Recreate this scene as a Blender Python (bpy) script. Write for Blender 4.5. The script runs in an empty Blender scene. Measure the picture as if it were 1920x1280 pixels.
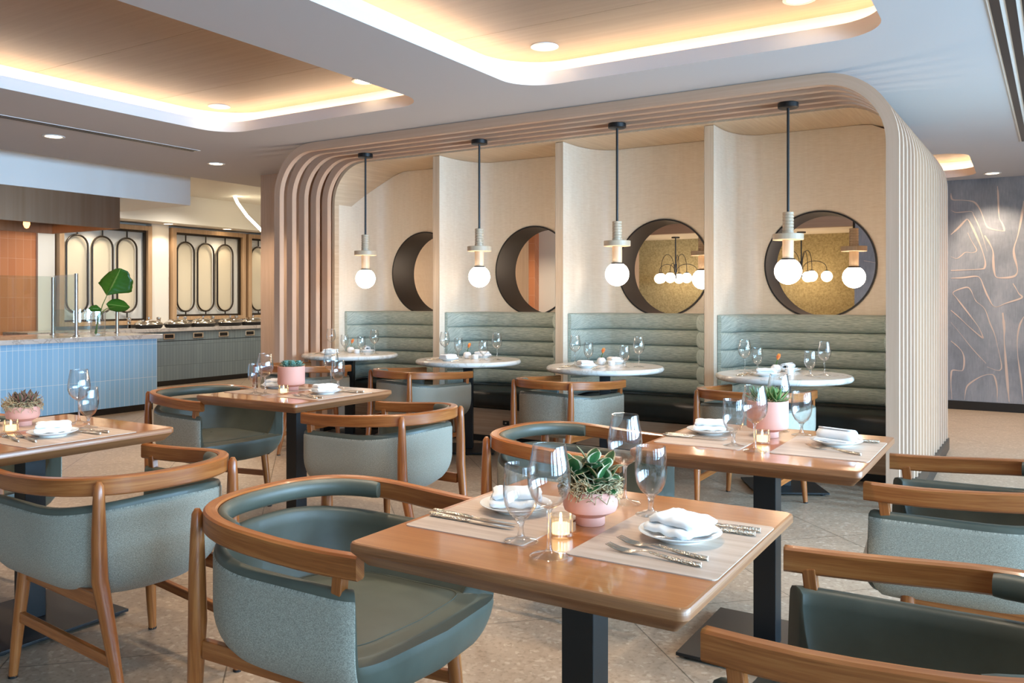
import bpy, math, random
from mathutils import Vector, Matrix
from mathutils.geometry import tessellate_polygon
random.seed(7)
S = bpy.context.scene
C = S.collection
PI = math.pi
sin, cos = math.sin, math.cos

# ------------------------------------------------------------------ materials
def lin(h):
    h = h.lstrip('#')
    r = [int(h[i:i+2], 16)/255 for i in (0, 2, 4)]
    return tuple((c/12.92 if c <= .04045 else ((c+.055)/1.055)**2.4) for c in r) + (1,)

class NT:
    def __init__(s, name):
        s.m = bpy.data.materials.new(name); s.m.use_nodes = True
        s.t = s.m.node_tree; s.t.nodes.clear()
        s.out = s.n('ShaderNodeOutputMaterial')
    def n(s, typ, **kw):
        x = s.t.nodes.new(typ)
        for k, v in kw.items():
            if k.startswith('i_'): x.inputs[k[2:].replace('_', ' ')].default_value = v
            else: setattr(x, k, v)
        return x
    def l(s, a, b): s.t.links.new(a, b)
    def pbsdf(s, rough=.5, metal=0, spec=.5, coat=0, coatr=.1, color=None):
        p = s.n('ShaderNodeBsdfPrincipled')
        p.inputs['Roughness'].default_value = rough
        p.inputs['Metallic'].default_value = metal
        p.inputs['Specular IOR Level'].default_value = spec
        p.inputs['Coat Weight'].default_value = coat
        p.inputs['Coat Roughness'].default_value = coatr
        if color: p.inputs['Base Color'].default_value = color
        s.l(p.outputs[0], s.out.inputs[0])
        return p
    def coords(s, kind, scale, rnd=True):
        tc = s.n('ShaderNodeTexCoord')
        mp = s.n('ShaderNodeMapping'); mp.inputs['Scale'].default_value = scale
        s.l(tc.outputs[kind], mp.inputs[0])
        if rnd:
            oi = s.n('ShaderNodeObjectInfo')
            mu = s.n('ShaderNodeMath', operation='MULTIPLY'); mu.inputs[1].default_value = 37.
            s.l(oi.outputs['Random'], mu.inputs[0])
            cx = s.n('ShaderNodeCombineXYZ'); s.l(mu.outputs[0], cx.inputs[2])
            ad = s.n('ShaderNodeVectorMath', operation='ADD')
            s.l(mp.outputs[0], ad.inputs[0]); s.l(cx.outputs[0], ad.inputs[1])
            return ad.outputs[0]
        return mp.outputs[0]
    def noise(s, vec, scale=1, detail=3, rough=.55, dist=0):
        x = s.n('ShaderNodeTexNoise'); x.inputs['Scale'].default_value = scale
        x.inputs['Detail'].default_value = detail; x.inputs['Roughness'].default_value = rough
        x.inputs['Distortion'].default_value = dist
        s.l(vec, x.inputs['Vector']); return x.outputs['Fac']
    def ramp(s, fac, stops):
        r = s.n('ShaderNodeValToRGB'); e = r.color_ramp.elements
        while len(e) < len(stops): e.new(.5)
        for el, (p, c) in zip(e, stops): el.position = p; el.color = c
        s.l(fac, r.inputs[0]); return r.outputs[0]
    def bump(s, p, fac, strength=.2, dist=.002):
        b = s.n('ShaderNodeBump'); b.inputs['Strength'].default_value = strength; b.inputs['Distance'].default_value = dist
        s.l(fac, b.inputs['Height']); s.l(b.outputs[0], p.inputs['Normal'])

def flat(name, h, rough=.5, metal=0, spec=.5, coat=0):
    t = NT(name); t.pbsdf(rough, metal, spec, coat, color=lin(h)); return t.m
def emit(name, h, strength):
    t = NT(name); e = t.n('ShaderNodeEmission'); e.inputs[0].default_value = lin(h); e.inputs[1].default_value = strength
    t.l(e.outputs[0], t.out.inputs[0]); return t.m
def wood(name, c1, c2, c3, su=2.2, sv=38, rough=.35, coat=0, coatr=.08, bump=.15):
    t = NT(name); p = t.pbsdf(rough, coat=coat, coatr=coatr)
    v = t.coords('UV', (su, sv, 1))
    f = t.noise(v, 1, 4, .6, .5)
    v2 = t.coords('UV', (su*6, sv*7, 1)); g = t.noise(v2, 1, 2, .5)
    mx = t.n('ShaderNodeMath', operation='MULTIPLY_ADD'); mx.inputs[1].default_value = .35
    t.l(g, mx.inputs[0]); t.l(f, mx.inputs[2])
    col = t.ramp(mx.outputs[0], [(.42, lin(c1)), (.66, lin(c2)), (.88, lin(c3))])
    t.l(col, p.inputs['Base Color'])
    if bump: t.bump(p, g, bump, .0006)
    return t.m
def fabric(name, c1, c2, scale=(260, 900, 1), scale2=(900, 260, 1), rough=.85, kind='UV', bump=.3):
    t = NT(name); p = t.pbsdf(rough, spec=.25)
    p.inputs['Sheen Weight'].default_value = .08
    a = t.noise(t.coords(kind, scale), 1, 2); b = t.noise(t.coords(kind, scale2), 1, 2)
    ad = t.n('ShaderNodeMath', operation='ADD'); t.l(a, ad.inputs[0]); t.l(b, ad.inputs[1])
    col = t.ramp(ad.outputs[0], [(.80/2+.0, lin(c1)), (1.25/2, lin(c2))])
    hf = t.n('ShaderNodeMath', operation='MULTIPLY'); hf.inputs[1].default_value = .5
    t.l(ad.outputs[0], hf.inputs[0])
    t.l(hf.outputs[0], col.node.inputs[0])
    t.l(col, p.inputs['Base Color']); t.bump(p, ad.outputs[0], bump, .001)
    return t.m
def thin_glass(name, tint=(.975, .985, .98, 1), base=.045, gain=.85, power=3.2):
    t = NT(name)
    tr = t.n('ShaderNodeBsdfTransparent'); tr.inputs[0].default_value = tint
    gl = t.n('ShaderNodeBsdfGlossy'); gl.inputs['Roughness'].default_value = .02
    lw = t.n('ShaderNodeLayerWeight'); lw.inputs[0].default_value = .5
    pw = t.n('ShaderNodeMath', operation='POWER'); pw.inputs[1].default_value = power
    ma = t.n('ShaderNodeMath', operation='MULTIPLY_ADD'); ma.inputs[1].default_value = gain; ma.inputs[2].default_value = base
    t.l(lw.outputs['Facing'], pw.inputs[0]); t.l(pw.outputs[0], ma.inputs[0])
    mx = t.n('ShaderNodeMixShader'); t.l(ma.outputs[0], mx.inputs[0]); t.l(tr.outputs[0], mx.inputs[1]); t.l(gl.outputs[0], mx.inputs[2])
    t.l(mx.outputs[0], t.out.inputs[0]); return t.m

M = {}
M['oak'] = wood('chair_oak', '7c421a', '975627', 'ad6d39', 2.5, 60, .32, .15)
M['table'] = wood('table_veneer', 'a25d28', 'b06a33', 'bb7740', 1.2, 45, .28, .9, .06, .03)
M['table_edge'] = wood('table_solid_edge', '6b3f21', '8a5631', 'a06c42', 2.0, 55, .42, .25, .15, .1)
M['pale'] = wood('pale_oak', 'c29e83', 'c6a389', 'caa88f', 1.0, 55, .40, bump=0)
M['pale2'] = wood('pale_oak_divider', 'c6ad90', 'cfb799', 'd8c3a7', 1.5, 40, .42, bump=.06)
M['base_wood'] = wood('bench_base_wood', 'a98b70', 'b89a7e', 'c4a88c', 1.2, 45, .4)
M['ceil_wood'] = wood('ceiling_veneer', '927660', '987c65', '9e826a', .7, 30, .5, 0, bump=0)
M['frame_wood'] = wood('window_frame_oak', 'ad8c6a', 'b99874', 'c6a683', 1.5, 40, .45)
def veneer():
    t = NT('ribbed_veneer'); p = t.pbsdf(.36, spec=.5)
    v = t.coords('UV', (18, 140, 1)); f = t.noise(v, 1, 3)
    v2 = t.coords('UV', (30, 3, 1)); g = t.noise(v2, 1, 3)
    ad = t.n('ShaderNodeMath', operation='MULTIPLY_ADD'); ad.inputs[1].default_value = .5
    t.l(g, ad.inputs[0]); t.l(f, ad.inputs[2])
    t.l(t.ramp(ad.outputs[0], [(.45, lin('dfd0ba')), (1.0, lin('ece0cd'))]), p.inputs['Base Color'])
    t.bump(p, f, .25, .002); return t.m
M['veneer'] = veneer()
M['sage'] = fabric('sage_weave', '79766a', 'bab5a4', (210, 900, 1), (900, 210, 1), bump=.12)
M['leather'] = None
def leather(name, h1, h2, rough=.42):
    t = NT(name); p = t.pbsdf(rough, spec=.5)
    f = t.noise(t.coords('Object', (9, 9, 9)), 1, 3)
    t.l(t.ramp(f, [(.3, lin(h1)), (.75, lin(h2))]), p.inputs['Base Color'])
    g = t.noise(t.coords('Object', (420, 420, 420)), 1, 2); t.bump(p, g, .08, .001); return t.m
M['leather'] = leather('sage_leather', '4f5146', '5a5c50')
M['black_leather'] = leather('black_leather', '23241f', '2c2d28', .38)
M['banquette'] = fabric('banquette_weave', '8a978e', 'c0cabf', (10, 260, 1), (24, 420, 1), .7)
M['black_metal'] = flat('black_powder_steel', '121213', .42)
M['black_gloss'] = flat('black_plinth', '151312', .35)
M['bronze'] = flat('dark_bronze', '17120f', .5)
M['brass'] = flat('dark_brass_line', '3a3127', .35, .5)
M['steel'] = flat('brushed_steel', 'b9b0a8', .28, 1)
M['hood'] = None
def hoodm():
    t = NT('brushed_stainless'); p = t.pbsdf(.33, 1)
    f = t.noise(t.coords('Object', (25, 25, .5)), 1, 3)
    t.l(t.ramp(f, [(.3, lin('876c55')), (.7, lin('8f7560'))]), p.inputs['Base Color'])
    p.inputs['Anisotropic'].default_value = .6
    return t.m
M['hood'] = hoodm()
M['chrome'] = flat('chrome', 'd8d4d0', .1, 1)
M['cutlery'] = flat('champagne_cutlery', 'd9cfc0', .22, 1)
def hammered():
    t = NT('hammered_handle'); p = t.pbsdf(.2, 1, color=lin('e8decd'))
    v = t.n('ShaderNodeTexVoronoi'); v.inputs['Scale'].default_value = 260
    t.l(t.coords('Object', (1, 1, 1), False), v.inputs['Vector']); t.bump(p, v.outputs['Distance'], .9, .003); return t.m
M['hammered'] = hammered()
M['porcelain'] = flat('white_porcelain', 'f0f0ee', .12, coat=.4)
def linen():
    t = NT('white_linen'); p = t.pbsdf(.9, spec=.2, color=lin('efefee'))
    p.inputs['Sheen Weight'].default_value = .3
    g = t.noise(t.coords('Object', (600, 600, 600)), 1, 2); t.bump(p, g, .15, .001); return t.m
M['linen'] = linen()
M['terracotta'] = flat('pink_terracotta', 'd79c8a', .6, spec=.3)
M['glass'] = thin_glass('clear_glass', (.992, .995, .993, 1), .055, .95, 2.5)
def solid_glass(name='solid_stem_glass', f=.45):
    t = NT(name)
    tr = t.n('ShaderNodeBsdfTransparent'); g = t.n('ShaderNodeBsdfGlass'); g.inputs['Roughness'].default_value = 0; g.inputs['IOR'].default_value = 1.5
    mx = t.n('ShaderNodeMixShader'); mx.inputs[0].default_value = f
    t.l(tr.outputs[0], mx.inputs[1]); t.l(g.outputs[0], mx.inputs[2]); t.l(mx.outputs[0], t.out.inputs[0]); return t.m
M['stem_glass'] = solid_glass('solid_stem_glass', .5)

M['pane'] = thin_glass('window_glass', (.96, .98, .98, 1), .05, .5)
M['guard'] = thin_glass('sneeze_glass', (.90, .95, .93, 1), .06, .6)
M['votive'] = thin_glass('ribbed_votive_glass', (.97, .95, .9, 1), .12, .7, 2.)
M['wax'] = emit('glowing_wax', 'ffd9a0', 2.6)
M['flame'] = emit('candle_flame', 'ffd08a', 40)
M['globe'] = emit('glowing_globe', 'ffe4c8', 28)
M['globe_far'] = emit('chandelier_globe', 'ffdcb4', 9)
M['tube'] = emit('led_tube', 'fff0cf', 12)
M['led'] = emit('warm_led_strip', 'ffe2bc', 18)
M['lens'] = emit('downlight_lens', 'ffe2b8', 12)
M['white_trim'] = flat('white_trim', 'e6e2dc', .4)
M['white'] = flat('painted_ceiling', 'c0bdbd', .7, spec=.3)
M['cove'] = flat('painted_cove', 'e0d9d6', .7, spec=.3)
M['cream'] = flat('cream_paint', 'e6e1d6', .7, spec=.3)
M['bulk'] = flat('pale_panel', 'e4e5e4', .5)
M['col'] = wood('column_cover', 'c2a288', 'c7a78e', 'cdae96', 3, 60, .6)
M['tile_gap'] = flat('grout', 'cfd3d2', .7)
def tiles(name, c1, c2, grout, w, h, axis, rough=.25):
    t = NT(name); p = t.pbsdf(rough, spec=.5)
    tc = t.n('ShaderNodeTexCoord'); br = t.n('ShaderNodeTexBrick')
    br.offset = 0; br.inputs['Scale'].default_value = 1
    br.inputs['Brick Width'].default_value = w; br.inputs['Row Height'].default_value = h
    br.inputs['Mortar Size'].default_value = .0022; br.inputs['Mortar Smooth'].default_value = .2
    br.inputs['Color1'].default_value = lin(c1); br.inputs['Color2'].default_value = lin(c2); br.inputs['Mortar'].default_value = lin(grout)
    br.inputs['Bias'].default_value = 0
    t.l(tc.outputs['UV'], br.inputs['Vector'])
    t.l(br.outputs['Color'], p.inputs['Base Color'])
    iv = t.n('ShaderNodeMath', operation='SUBTRACT'); iv.inputs[0].default_value = 1; t.l(br.outputs['Fac'], iv.inputs[1])
    t.bump(p, iv.outputs[0], .5, .004); return t.m
M['blue_tile'] = tiles('blue_finger_tile', '84b0d0', '8db7d5', 'c9d6dc', .058, .38, 0)
M['green_tile'] = tiles('ribbed_grey_green_tile', '74838a', '7b8b90', '5d6a6e', .052, .30, 0)
M['orange_tile'] = tiles('orange_wall_tile', 'c77f55', 'd08a5e', 'dca685', .10, .26, 0)
def stone():
    t = NT('stone_floor'); p = t.pbsdf(.38, spec=.45)
    tc = t.n('ShaderNodeTexCoord')
    mp = t.n('ShaderNodeMapping'); mp.inputs['Rotation'].default_value = (0, 0, math.radians(45)); mp.inputs['Location'].default_value = (.17, .29, 0)
    t.l(tc.outputs['Object'], mp.inputs[0])
    br = t.n('ShaderNodeTexBrick'); br.offset = 0; br.inputs['Scale'].default_value = 1
    br.inputs['Brick Width'].default_value = .76; br.inputs['Row Height'].default_value = .76; br.inputs['Mortar Size'].default_value = .0028
    br.inputs['Color1'].default_value = (1, 1, 1, 1); br.inputs['Color2'].default_value = (.9, .9, .9, 1); br.inputs['Mortar'].default_value = (.35, .33, .3, 1)
    t.l(mp.outputs[0], br.inputs['Vector'])
    n1 = t.noise(tc.outputs['Object'], 5, 6, .65)
    vo = t.n('ShaderNodeTexVoronoi'); vo.inputs['Scale'].default_value = 62; vo.inputs['Randomness'].default_value = 1
    n2 = t.noise(tc.outputs['Object'], 14, 2)
    wv = t.n('ShaderNodeVectorMath', operation='ADD'); t.l(tc.outputs['Object'], wv.inputs[0])
    sc = t.n('ShaderNodeVectorMath', operation='SCALE'); sc.inputs['Scale'].default_value = .05
    nn = t.n('ShaderNodeTexNoise'); nn.inputs['Scale'].default_value = 9; t.l(tc.outputs['Object'], nn.inputs['Vector']); t.l(nn.outputs['Color'], sc.inputs[0])
    t.l(sc.outputs[0], wv.inputs[1]); t.l(wv.outputs[0], vo.inputs['Vector'])
    sp = t.n('ShaderNodeSeparateColor'); t.l(vo.outputs['Color'], sp.inputs[0])
    ch = t.ramp(sp.outputs[0], [(.0, lin('94806c')), (.5, lin('a18c77')), (.86, lin('a8937d')), (.95, lin('c4b39f'))])
    base = t.ramp(n1, [(.25, lin('907b66')), (.75, lin('aa947d'))])
    mx = t.n('ShaderNodeMix', data_type='RGBA'); mx.inputs[0].default_value = .5
    t.l(base, mx.inputs['A']); t.l(ch, mx.inputs['B'])
    n3 = t.noise(tc.outputs['Object'], 55, 3)
    sp2 = t.ramp(n3, [(.34, (.72, .69, .65, 1)), (.46, (1, 1, 1, 1)), (.72, (1.0, 1, 1, 1)), (.8, (1.3, 1.27, 1.22, 1))])
    m2 = t.n('ShaderNodeMix', data_type='RGBA', blend_type='MULTIPLY'); m2.inputs[0].default_value = 1
    t.l(mx.outputs['Result'], m2.inputs['A']); t.l(sp2, m2.inputs['B'])
    m3 = t.n('ShaderNodeMix', data_type='RGBA', blend_type='MULTIPLY'); m3.inputs[0].default_value = 1
    t.l(m2.outputs['Result'], m3.inputs['A']); t.l(br.outputs['Color'], m3.inputs['B'])
    t.l(m3.outputs['Result'], p.inputs['Base Color']); return t.m
M['stone'] = stone()
def marble(name, c1, c2, c3):
    t = NT(name); p = t.pbsdf(.18, spec=.5)
    f = t.noise(t.coords('Object', (3.2, 3.2, 3.2)), 1, 8, .62, 1.6)
    t.l(t.ramp(f, [(.38, lin(c1)), (.50, lin(c2)), (.525, lin(c3)), (.55, lin(c2)), (.7, lin(c1))]), p.inputs['Base Color']); return t.m
M['marble'] = marble('white_marble', 'ece6dd', 'e6dfd4', 'd3c7b6')
M['counter'] = marble('grey_quartzite', 'c9c3bd', 'bfb8b2', '9f978f')
def muralm():
    t = NT('mural_ground'); p = t.pbsdf(.8, spec=.2)
    f = t.noise(t.coords('Object', (2.2, 2.2, 1.6)), 1, 6, .65, .4)
    g = t.noise(t.coords('Object', (90, 90, 7)), 1, 3)
    ad = t.n('ShaderNodeMath', operation='MULTIPLY_ADD'); ad.inputs[1].default_value = .35; t.l(g, ad.inputs[0]); t.l(f, ad.inputs[2])
    t.l(t.ramp(ad.outputs[0], [(.45, lin('6b6d73')), (.7, lin('828388')), (.92, lin('989699'))]), p.inputs['Base Color']); return t.m
M['mural'] = muralm()
M['stroke'] = flat('mural_stroke', 'bda597', .8)
def grass_cloth():
    t = NT('golden_wallcovering'); p = t.pbsdf(.8, spec=.2)
    f = t.noise(t.coords('Object', (45, 45, 45)), 1, 4, .7)
    t.l(t.ramp(f, [(.35, lin('8d825f')), (.65, lin('b3a780'))]), p.inputs['Base Color']); return t.m
M['gold'] = grass_cloth()
def mat_mat():
    t = NT('placemat_weave'); p = t.pbsdf(.45, spec=.4)
    f = t.noise(t.coords('Object', (2.5, 45, 1)), 1, 4, .6)
    t.l(t.ramp(f, [(.35, lin('b59c88')), (.65, lin('c9b3a0'))]), p.inputs['Base Color']); return t.m
M['mat'] = mat_mat()
def leafm(name, inner, inner2, edge, cut=.62):
    t = NT(name); p = t.pbsdf(.35, spec=.5)
    uv = t.n('ShaderNodeTexCoord'); sx = t.n('ShaderNodeSeparateXYZ'); t.l(uv.outputs['UV'], sx.inputs[0])
    ab = t.n('ShaderNodeMath', operation='ABSOLUTE'); t.l(sx.outputs[1], ab.inputs[0])
    nz = t.noise(t.coords('Object', (60, 60, 60)), 1, 2)
    ad = t.n('ShaderNodeMath', operation='MULTIPLY_ADD'); ad.inputs[1].default_value = .5; t.l(nz, ad.inputs[0]); t.l(ab.outputs[0], ad.inputs[2])
    t.l(t.ramp(ad.outputs[0], [(.3, lin(inner)), (cut+.22, lin(inner2)), (min(.995, cut+.42), lin(edge))]), p.inputs['Base Color']); return t.m
M['pepero'] = leafm('variegated_leaf', '27502a', '3d6638', 'd2c6a4', .76)
M['agave'] = leafm('agave_leaf', '3f6a3a', '55803f', '9aa86a', .7)
M['echev'] = leafm('rosette_leaf', '4a6d60', '5d8272', '7d9a88', .7)
M['crassula'] = leafm('purple_brown_leaf', '4f5a3a', '6b5648', '8a5f55', .55)
def bigleaf():
    t = NT('glossy_big_leaf'); p = t.pbsdf(.3, spec=.5)
    tc = t.n('ShaderNodeTexCoord'); sx = t.n('ShaderNodeSeparateXYZ'); t.l(tc.outputs['UV'], sx.inputs[0])
    ab = t.n('ShaderNodeMath', operation='ABSOLUTE'); t.l(sx.outputs[1], ab.inputs[0])
    base = t.ramp(ab.outputs[0], [(0, lin('9dbb66')), (.07, lin('3f7d22')), (1, lin('33691c'))])
    ph = t.n('ShaderNodeMath', operation='MULTIPLY_ADD'); ph.inputs[1].default_value = -.35; t.l(ab.outputs[0], ph.inputs[0]); t.l(sx.outputs[0], ph.inputs[2])
    sc_ = t.n('ShaderNodeMath', operation='MULTIPLY'); sc_.inputs[1].default_value = 130; t.l(ph.outputs[0], sc_.inputs[0])
    sn = t.n('ShaderNodeMath', operation='SINE'); t.l(sc_.outputs[0], sn.inputs[0])
    v = t.ramp(sn.outputs[0], [(.3, (.82, .85, .8, 1)), (.95, (1.12, 1.15, 1.0, 1))])
    m = t.n('ShaderNodeMix', data_type='RGBA', blend_type='MULTIPLY'); m.inputs[0].default_value = 1
    t.l(base, m.inputs['A']); t.l(v, m.inputs['B']); t.l(m.outputs['Result'], p.inputs['Base Color']); return t.m
M['bigleaf'] = bigleaf()
M['moss'] = flat('dried_moss', 'ae9670', .9)
M['stem'] = flat('green_stem', '54762f', .6)
def tulipm():
    t = NT('tulip_petal'); p = t.pbsdf(.5)
    uv = t.n('ShaderNodeTexCoord'); sx = t.n('ShaderNodeSeparateXYZ'); t.l(uv.outputs['UV'], sx.inputs[0])
    t.l(t.ramp(sx.outputs[0], [(0, lin('e8a34a')), (.5, lin('ee7440')), (1, lin('f2a83d'))]), p.inputs['Base Color']); return t.m
M['tulip'] = tulipm()
M['screen'] = flat('control_screen', '101012', .2)
M['red'] = emit('heat_bulb', 'ff9a5a', 5)
M['cushion_cream'] = flat('cream_panel', 'e3e1d9', .6)
M['infill'] = flat('oval_infill', 'd8ccb2', .6)

# ------------------------------------------------------------------ mesh builder
class MB:
    def __init__(s): s.v = []; s.f = []; s.uv = []; s.mi = []
    def vert(s, p): s.v.append(tuple(p)); return len(s.v)-1
    def face(s, idx, uvs=None, m=0):
        s.f.append(list(idx)); s.mi.append(m)
        if uvs is None: uvs = [(s.v[i][0], s.v[i][1]+s.v[i][2]) for i in idx]
        s.uv.append(uvs)
    def box(s, x0, x1, y0, y1, z0, z1, grain='x', m=0, T=None):
        if grain == 'uv': grain = 'x'
        P = [(x, y, z) for z in (z0, z1) for y in (y0, y1) for x in (x0, x1)]
        g = 'xyz'.index(grain); o = [i for i in range(3) if i != g]
        b = len(s.v)
        for p in P: s.v.append(tuple(T @ Vector(p)) if T else p)
        for q in ((0, 2, 3, 1), (4, 5, 7, 6), (0, 1, 5, 4), (2, 6, 7, 3), (0, 4, 6, 2), (1, 3, 7, 5)):
            s.face([b+i for i in q], [(P[i][g], P[i][o[0]]+P[i][o[1]]) for i in q], m)
    def grid(s, rows, closed=False, uvs=None, m=0, mfun=None, flip=False):
        """rows: list of equal-length point lists"""
        n = len(rows[0]); b = len(s.v)
        for r in rows: s.v.extend(tuple(p) for p in r)
        if uvs is None:
            uvs = []
            u = 0
            for i, r in enumerate(rows):
                if i: u += (Vector(r[n//2])-Vector(rows[i-1][n//2])).length
                w = 0; row = []
                for j, p in enumerate(r):
                    if j: w += (Vector(p)-Vector(r[j-1])).length
                    row.append((u, w))
                row.append((u, w+(Vector(r[0])-Vector(r[-1])).length))
                uvs.append(row)
        for i in range(len(rows)-1):
            for j in range(n if closed else n-1):
                k = (j+1) % n
                q = [b+i*n+j, b+i*n+k, b+(i+1)*n+k, b+(i+1)*n+j]
                jj = j+1 if (len(uvs[i]) > j+1) else 0
                t = [uvs[i][j], uvs[i][jj], uvs[i+1][jj], uvs[i+1][j]]
                if flip: q.reverse(); t.reverse()
                s.face(q, t, mfun(i, j) if mfun else m)
    def cap(s, pts, m=0, flip=False):
        b = len(s.v); s.v.extend(tuple(p) for p in pts)
        q = list(range(b, b+len(pts)))
        if flip: q.reverse()
        s.face(q, None, m)
    def lathe(s, prof, n=24, c=(0, 0, 0), m=0, mfun=None):
        rows = [[(c[0]+r*cos(2*PI*k/n), c[1]+r*sin(2*PI*k/n), c[2]+z) for k in range(n)] for r, z in prof]
        s.grid(rows, True, m=m, mfun=mfun, flip=False)
    def tube(s, pts, r, n=8, caps=True, m=0, scale=None):
        pts = [Vector(p) for p in pts]
        R = r if isinstance(r, (list, tuple)) else [r]*len(pts)
        t0 = (pts[1]-pts[0]).normalized()
        ref = Vector((0, 0, 1)) if abs(t0.z) < .9 else Vector((1, 0, 0))
        nx = t0.cross(ref).normalized(); rows = []
        for i, p in enumerate(pts):
            t = (pts[min(i+1, len(pts)-1)]-pts[max(i-1, 0)]).normalized()
            nx = (nx-t*nx.dot(t)).normalized(); ny = t.cross(nx)
            rows.append([p+nx*(R[i]*cos(2*PI*k/n))+ny*(R[i]*sin(2*PI*k/n)) for k in range(n)])
        s.grid(rows, True, m=m)
        if caps: s.cap(rows[0], m, True); s.cap(rows[-1], m)
    def beam(s, a, b, w, h, m=0):
        """rectangular bar from a to b, w across, h up"""
        a, b = Vector(a), Vector(b); d = b-a; L = d.length; d.normalize()
        side = Vector((0, 0, 1)).cross(d)
        if side.length < 1e-4: side = Vector((1, 0, 0))
        side.normalize(); up = d.cross(side)
        T = Matrix((d, side, up)).transposed().to_4x4(); T.translation = a
        s.box(0, L, -w/2, w/2, -h/2, h/2, 'x', m, T)
    def build(s, name, mats, parent=None, smooth=35, bevel=0, loc=None):
        me = bpy.data.meshes.new(name)
        me.from_pydata(s.v, [], s.f)
        uvl = me.uv_layers.new(name='UVMap')
        flat_uv = [c for fu in s.uv for t in fu for c in t]
        uvl.data.foreach_set('uv', flat_uv)
        for mt in (mats if isinstance(mats, (list, tuple)) else [mats]): me.materials.append(M[mt] if isinstance(mt, str) else mt)
        me.polygons.foreach_set('material_index', s.mi)
        if smooth:
            me.polygons.foreach_set('use_smooth', [True]*len(s.f))
            me.set_sharp_from_angle(angle=math.radians(smooth))
        me.validate(); me.update()
        o = bpy.data.objects.new(name, me); C.objects.link(o)
        if parent: o.parent = parent
        if loc: o.location = loc
        if bevel:
            b = o.modifiers.new('edge', 'BEVEL'); b.width = bevel; b.segments = 2; b.limit_method = 'ANGLE'
        return o

def tag(o, label, cat, group=None):
    o['label'] = label; o['category'] = cat
    if group: o['group'] = group
    return o
def thing(name, label, cat, loc=(0, 0, 0), rz=0, group=None):
    o = bpy.data.objects.new(name, None); C.objects.link(o)
    o.location = loc; o.rotation_euler = (0, 0, rz); o.empty_display_size = .1
    return tag(o, label, cat, group)
def struct(o): o['kind'] = 'structure'; return o
def copy_tree(o, parent=None):
    c = o.copy(); C.objects.link(c)
    if parent: c.parent = parent
    for ch in list(o.children): copy_tree(ch, c)
    return c
class Proto:
    """first use places the thing itself, later uses copy the thing and its parts"""
    def __init__(s, root): s.root = root; s.used = False
    def place(s, loc, rz, label, group=None, rx=0, ry=0):
        o = copy_tree(s.root) if s.used else s.root
        s.used = True
        o.location = loc; o.rotation_euler = (rx, ry, rz); o['label'] = label
        if group: o['group'] = group
        return o

# ------------------------------------------------------------------ room shell
CEIL, HIGH = 2.662, 2.86
WOODZ, LIP = 2.86, .085
XW0, XW1, YW0, YW1 = -11.5, 3.2, -4.5, 11.0
mb = MB(); mb.box(XW0, XW1, YW0, 12.4, -.1, 0); struct(mb.build('floor', 'stone'))

def rrect(x0, x1, y0, y1, r, n=10):
    p = []
    for cx, cy, a in ((x1-r, y1-r, 0), (x0+r, y1-r, 90), (x0+r, y0+r, 180), (x1-r, y0+r, 270)):
        for k in range(n+1):
            t = math.radians(a+90*k/n); p.append((cx+r*cos(t), cy+r*sin(t)))
    return p
TRAYS = [(-2.837, -.614, 1.4, 4.742), (-5.74, -3.60, .9, 4.73), (-2.8, -.47, 8.95, 10.72), (-5.74, -3.6, 8.95, 10.72)]
outer = [(-8.05, YW0), (XW1, YW0), (XW1, YW1), (-8.05, YW1)]
holes = [rrect(*t, .26) for t in TRAYS]
mb = MB()
loops = [[Vector((x, y, 0)) for x, y in l] for l in [outer]+holes]
flatp = [p for l in loops for p in l]
b = len(mb.v); mb.v.extend((p.x, p.y, CEIL) for p in flatp)
for tri in tessellate_polygon(loops):
    a, b2, c = (flatp[i] for i in tri)
    q = list(tri)
    if (b2-a).cross(c-a).z > 0: q.reverse()
    mb.face(q)
mb.box(-8.07, -8.05, YW0, YW1, CEIL, HIGH)
struct(mb.build('ceiling', 'white', smooth=0))
# recessed trays: upright lip, ledge, cavity wall, veneered lid, LED strip lying on the ledge
for i, (t, h) in enumerate(zip(TRAYS, holes)):
    lip = MB(); w = .17
    big = rrect(t[0]-w, t[1]+w, t[2]-w, t[3]+w, .26+w)
    lo = [(x, y, CEIL) for x, y in h]; hi = [(x, y, CEIL+LIP) for x, y in h]
    h2 = rrect(t[0]-.014, t[1]+.014, t[2]-.014, t[3]+.014, .274)
    lip.grid([lo, hi, [(x, y, CEIL+LIP) for x, y in h2], [(x, y, CEIL+.02) for x, y in h2], [(x, y, CEIL+.02) for x, y in big], [(x, y, WOODZ) for x, y in big]], True)
    o = struct(lip.build('trim_%d' % (i+10), 'cove', smooth=30))
    wd = MB(); nsl = 3
    ys = [t[2]-w+(t[3]-t[2]+2*w)*k/nsl for k in range(nsl+1)]
    yy0 = t[2]-w
    seams = [yy0, t[3]-1.50, t[3]-.55, t[3]+w] if i < 2 else [yy0, t[3]+w]
    for a, b3 in zip(seams, seams[1:]):
        wd.box(t[0]-w, t[1]+w, a+.0015, b3-.0015, WOODZ, WOODZ+.02, 'x')
    o = struct(wd.build('ceiling_panel', 'ceil_wood')); 
    st = MB(); s1 = rrect(t[0]-.125, t[1]+.125, t[2]-.125, t[3]+.125, .385); s2 = rrect(t[0]-.10, t[1]+.10, t[2]-.10, t[3]+.10, .36)
    z = CEIL+.078
    st.grid([[(x, y, z) for x, y in s1], [(x, y, z) for x, y in s2], [(x, y, z-.012) for x, y in s2], [(x, y, z-.012) for x, y in s1], [(x, y, z) for x, y in s1]], True)
    tag(st.build('light_strip', 'led', smooth=0), ['warm LED strip glowing in the recessed tray over the round tables', 'warm LED strip glowing in the recessed tray beside the stainless hood', 'warm LED strip in the small tray above the blue mural corridor', 'warm LED strip in the tray behind the booths beside the column'][i], 'light strip')
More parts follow.
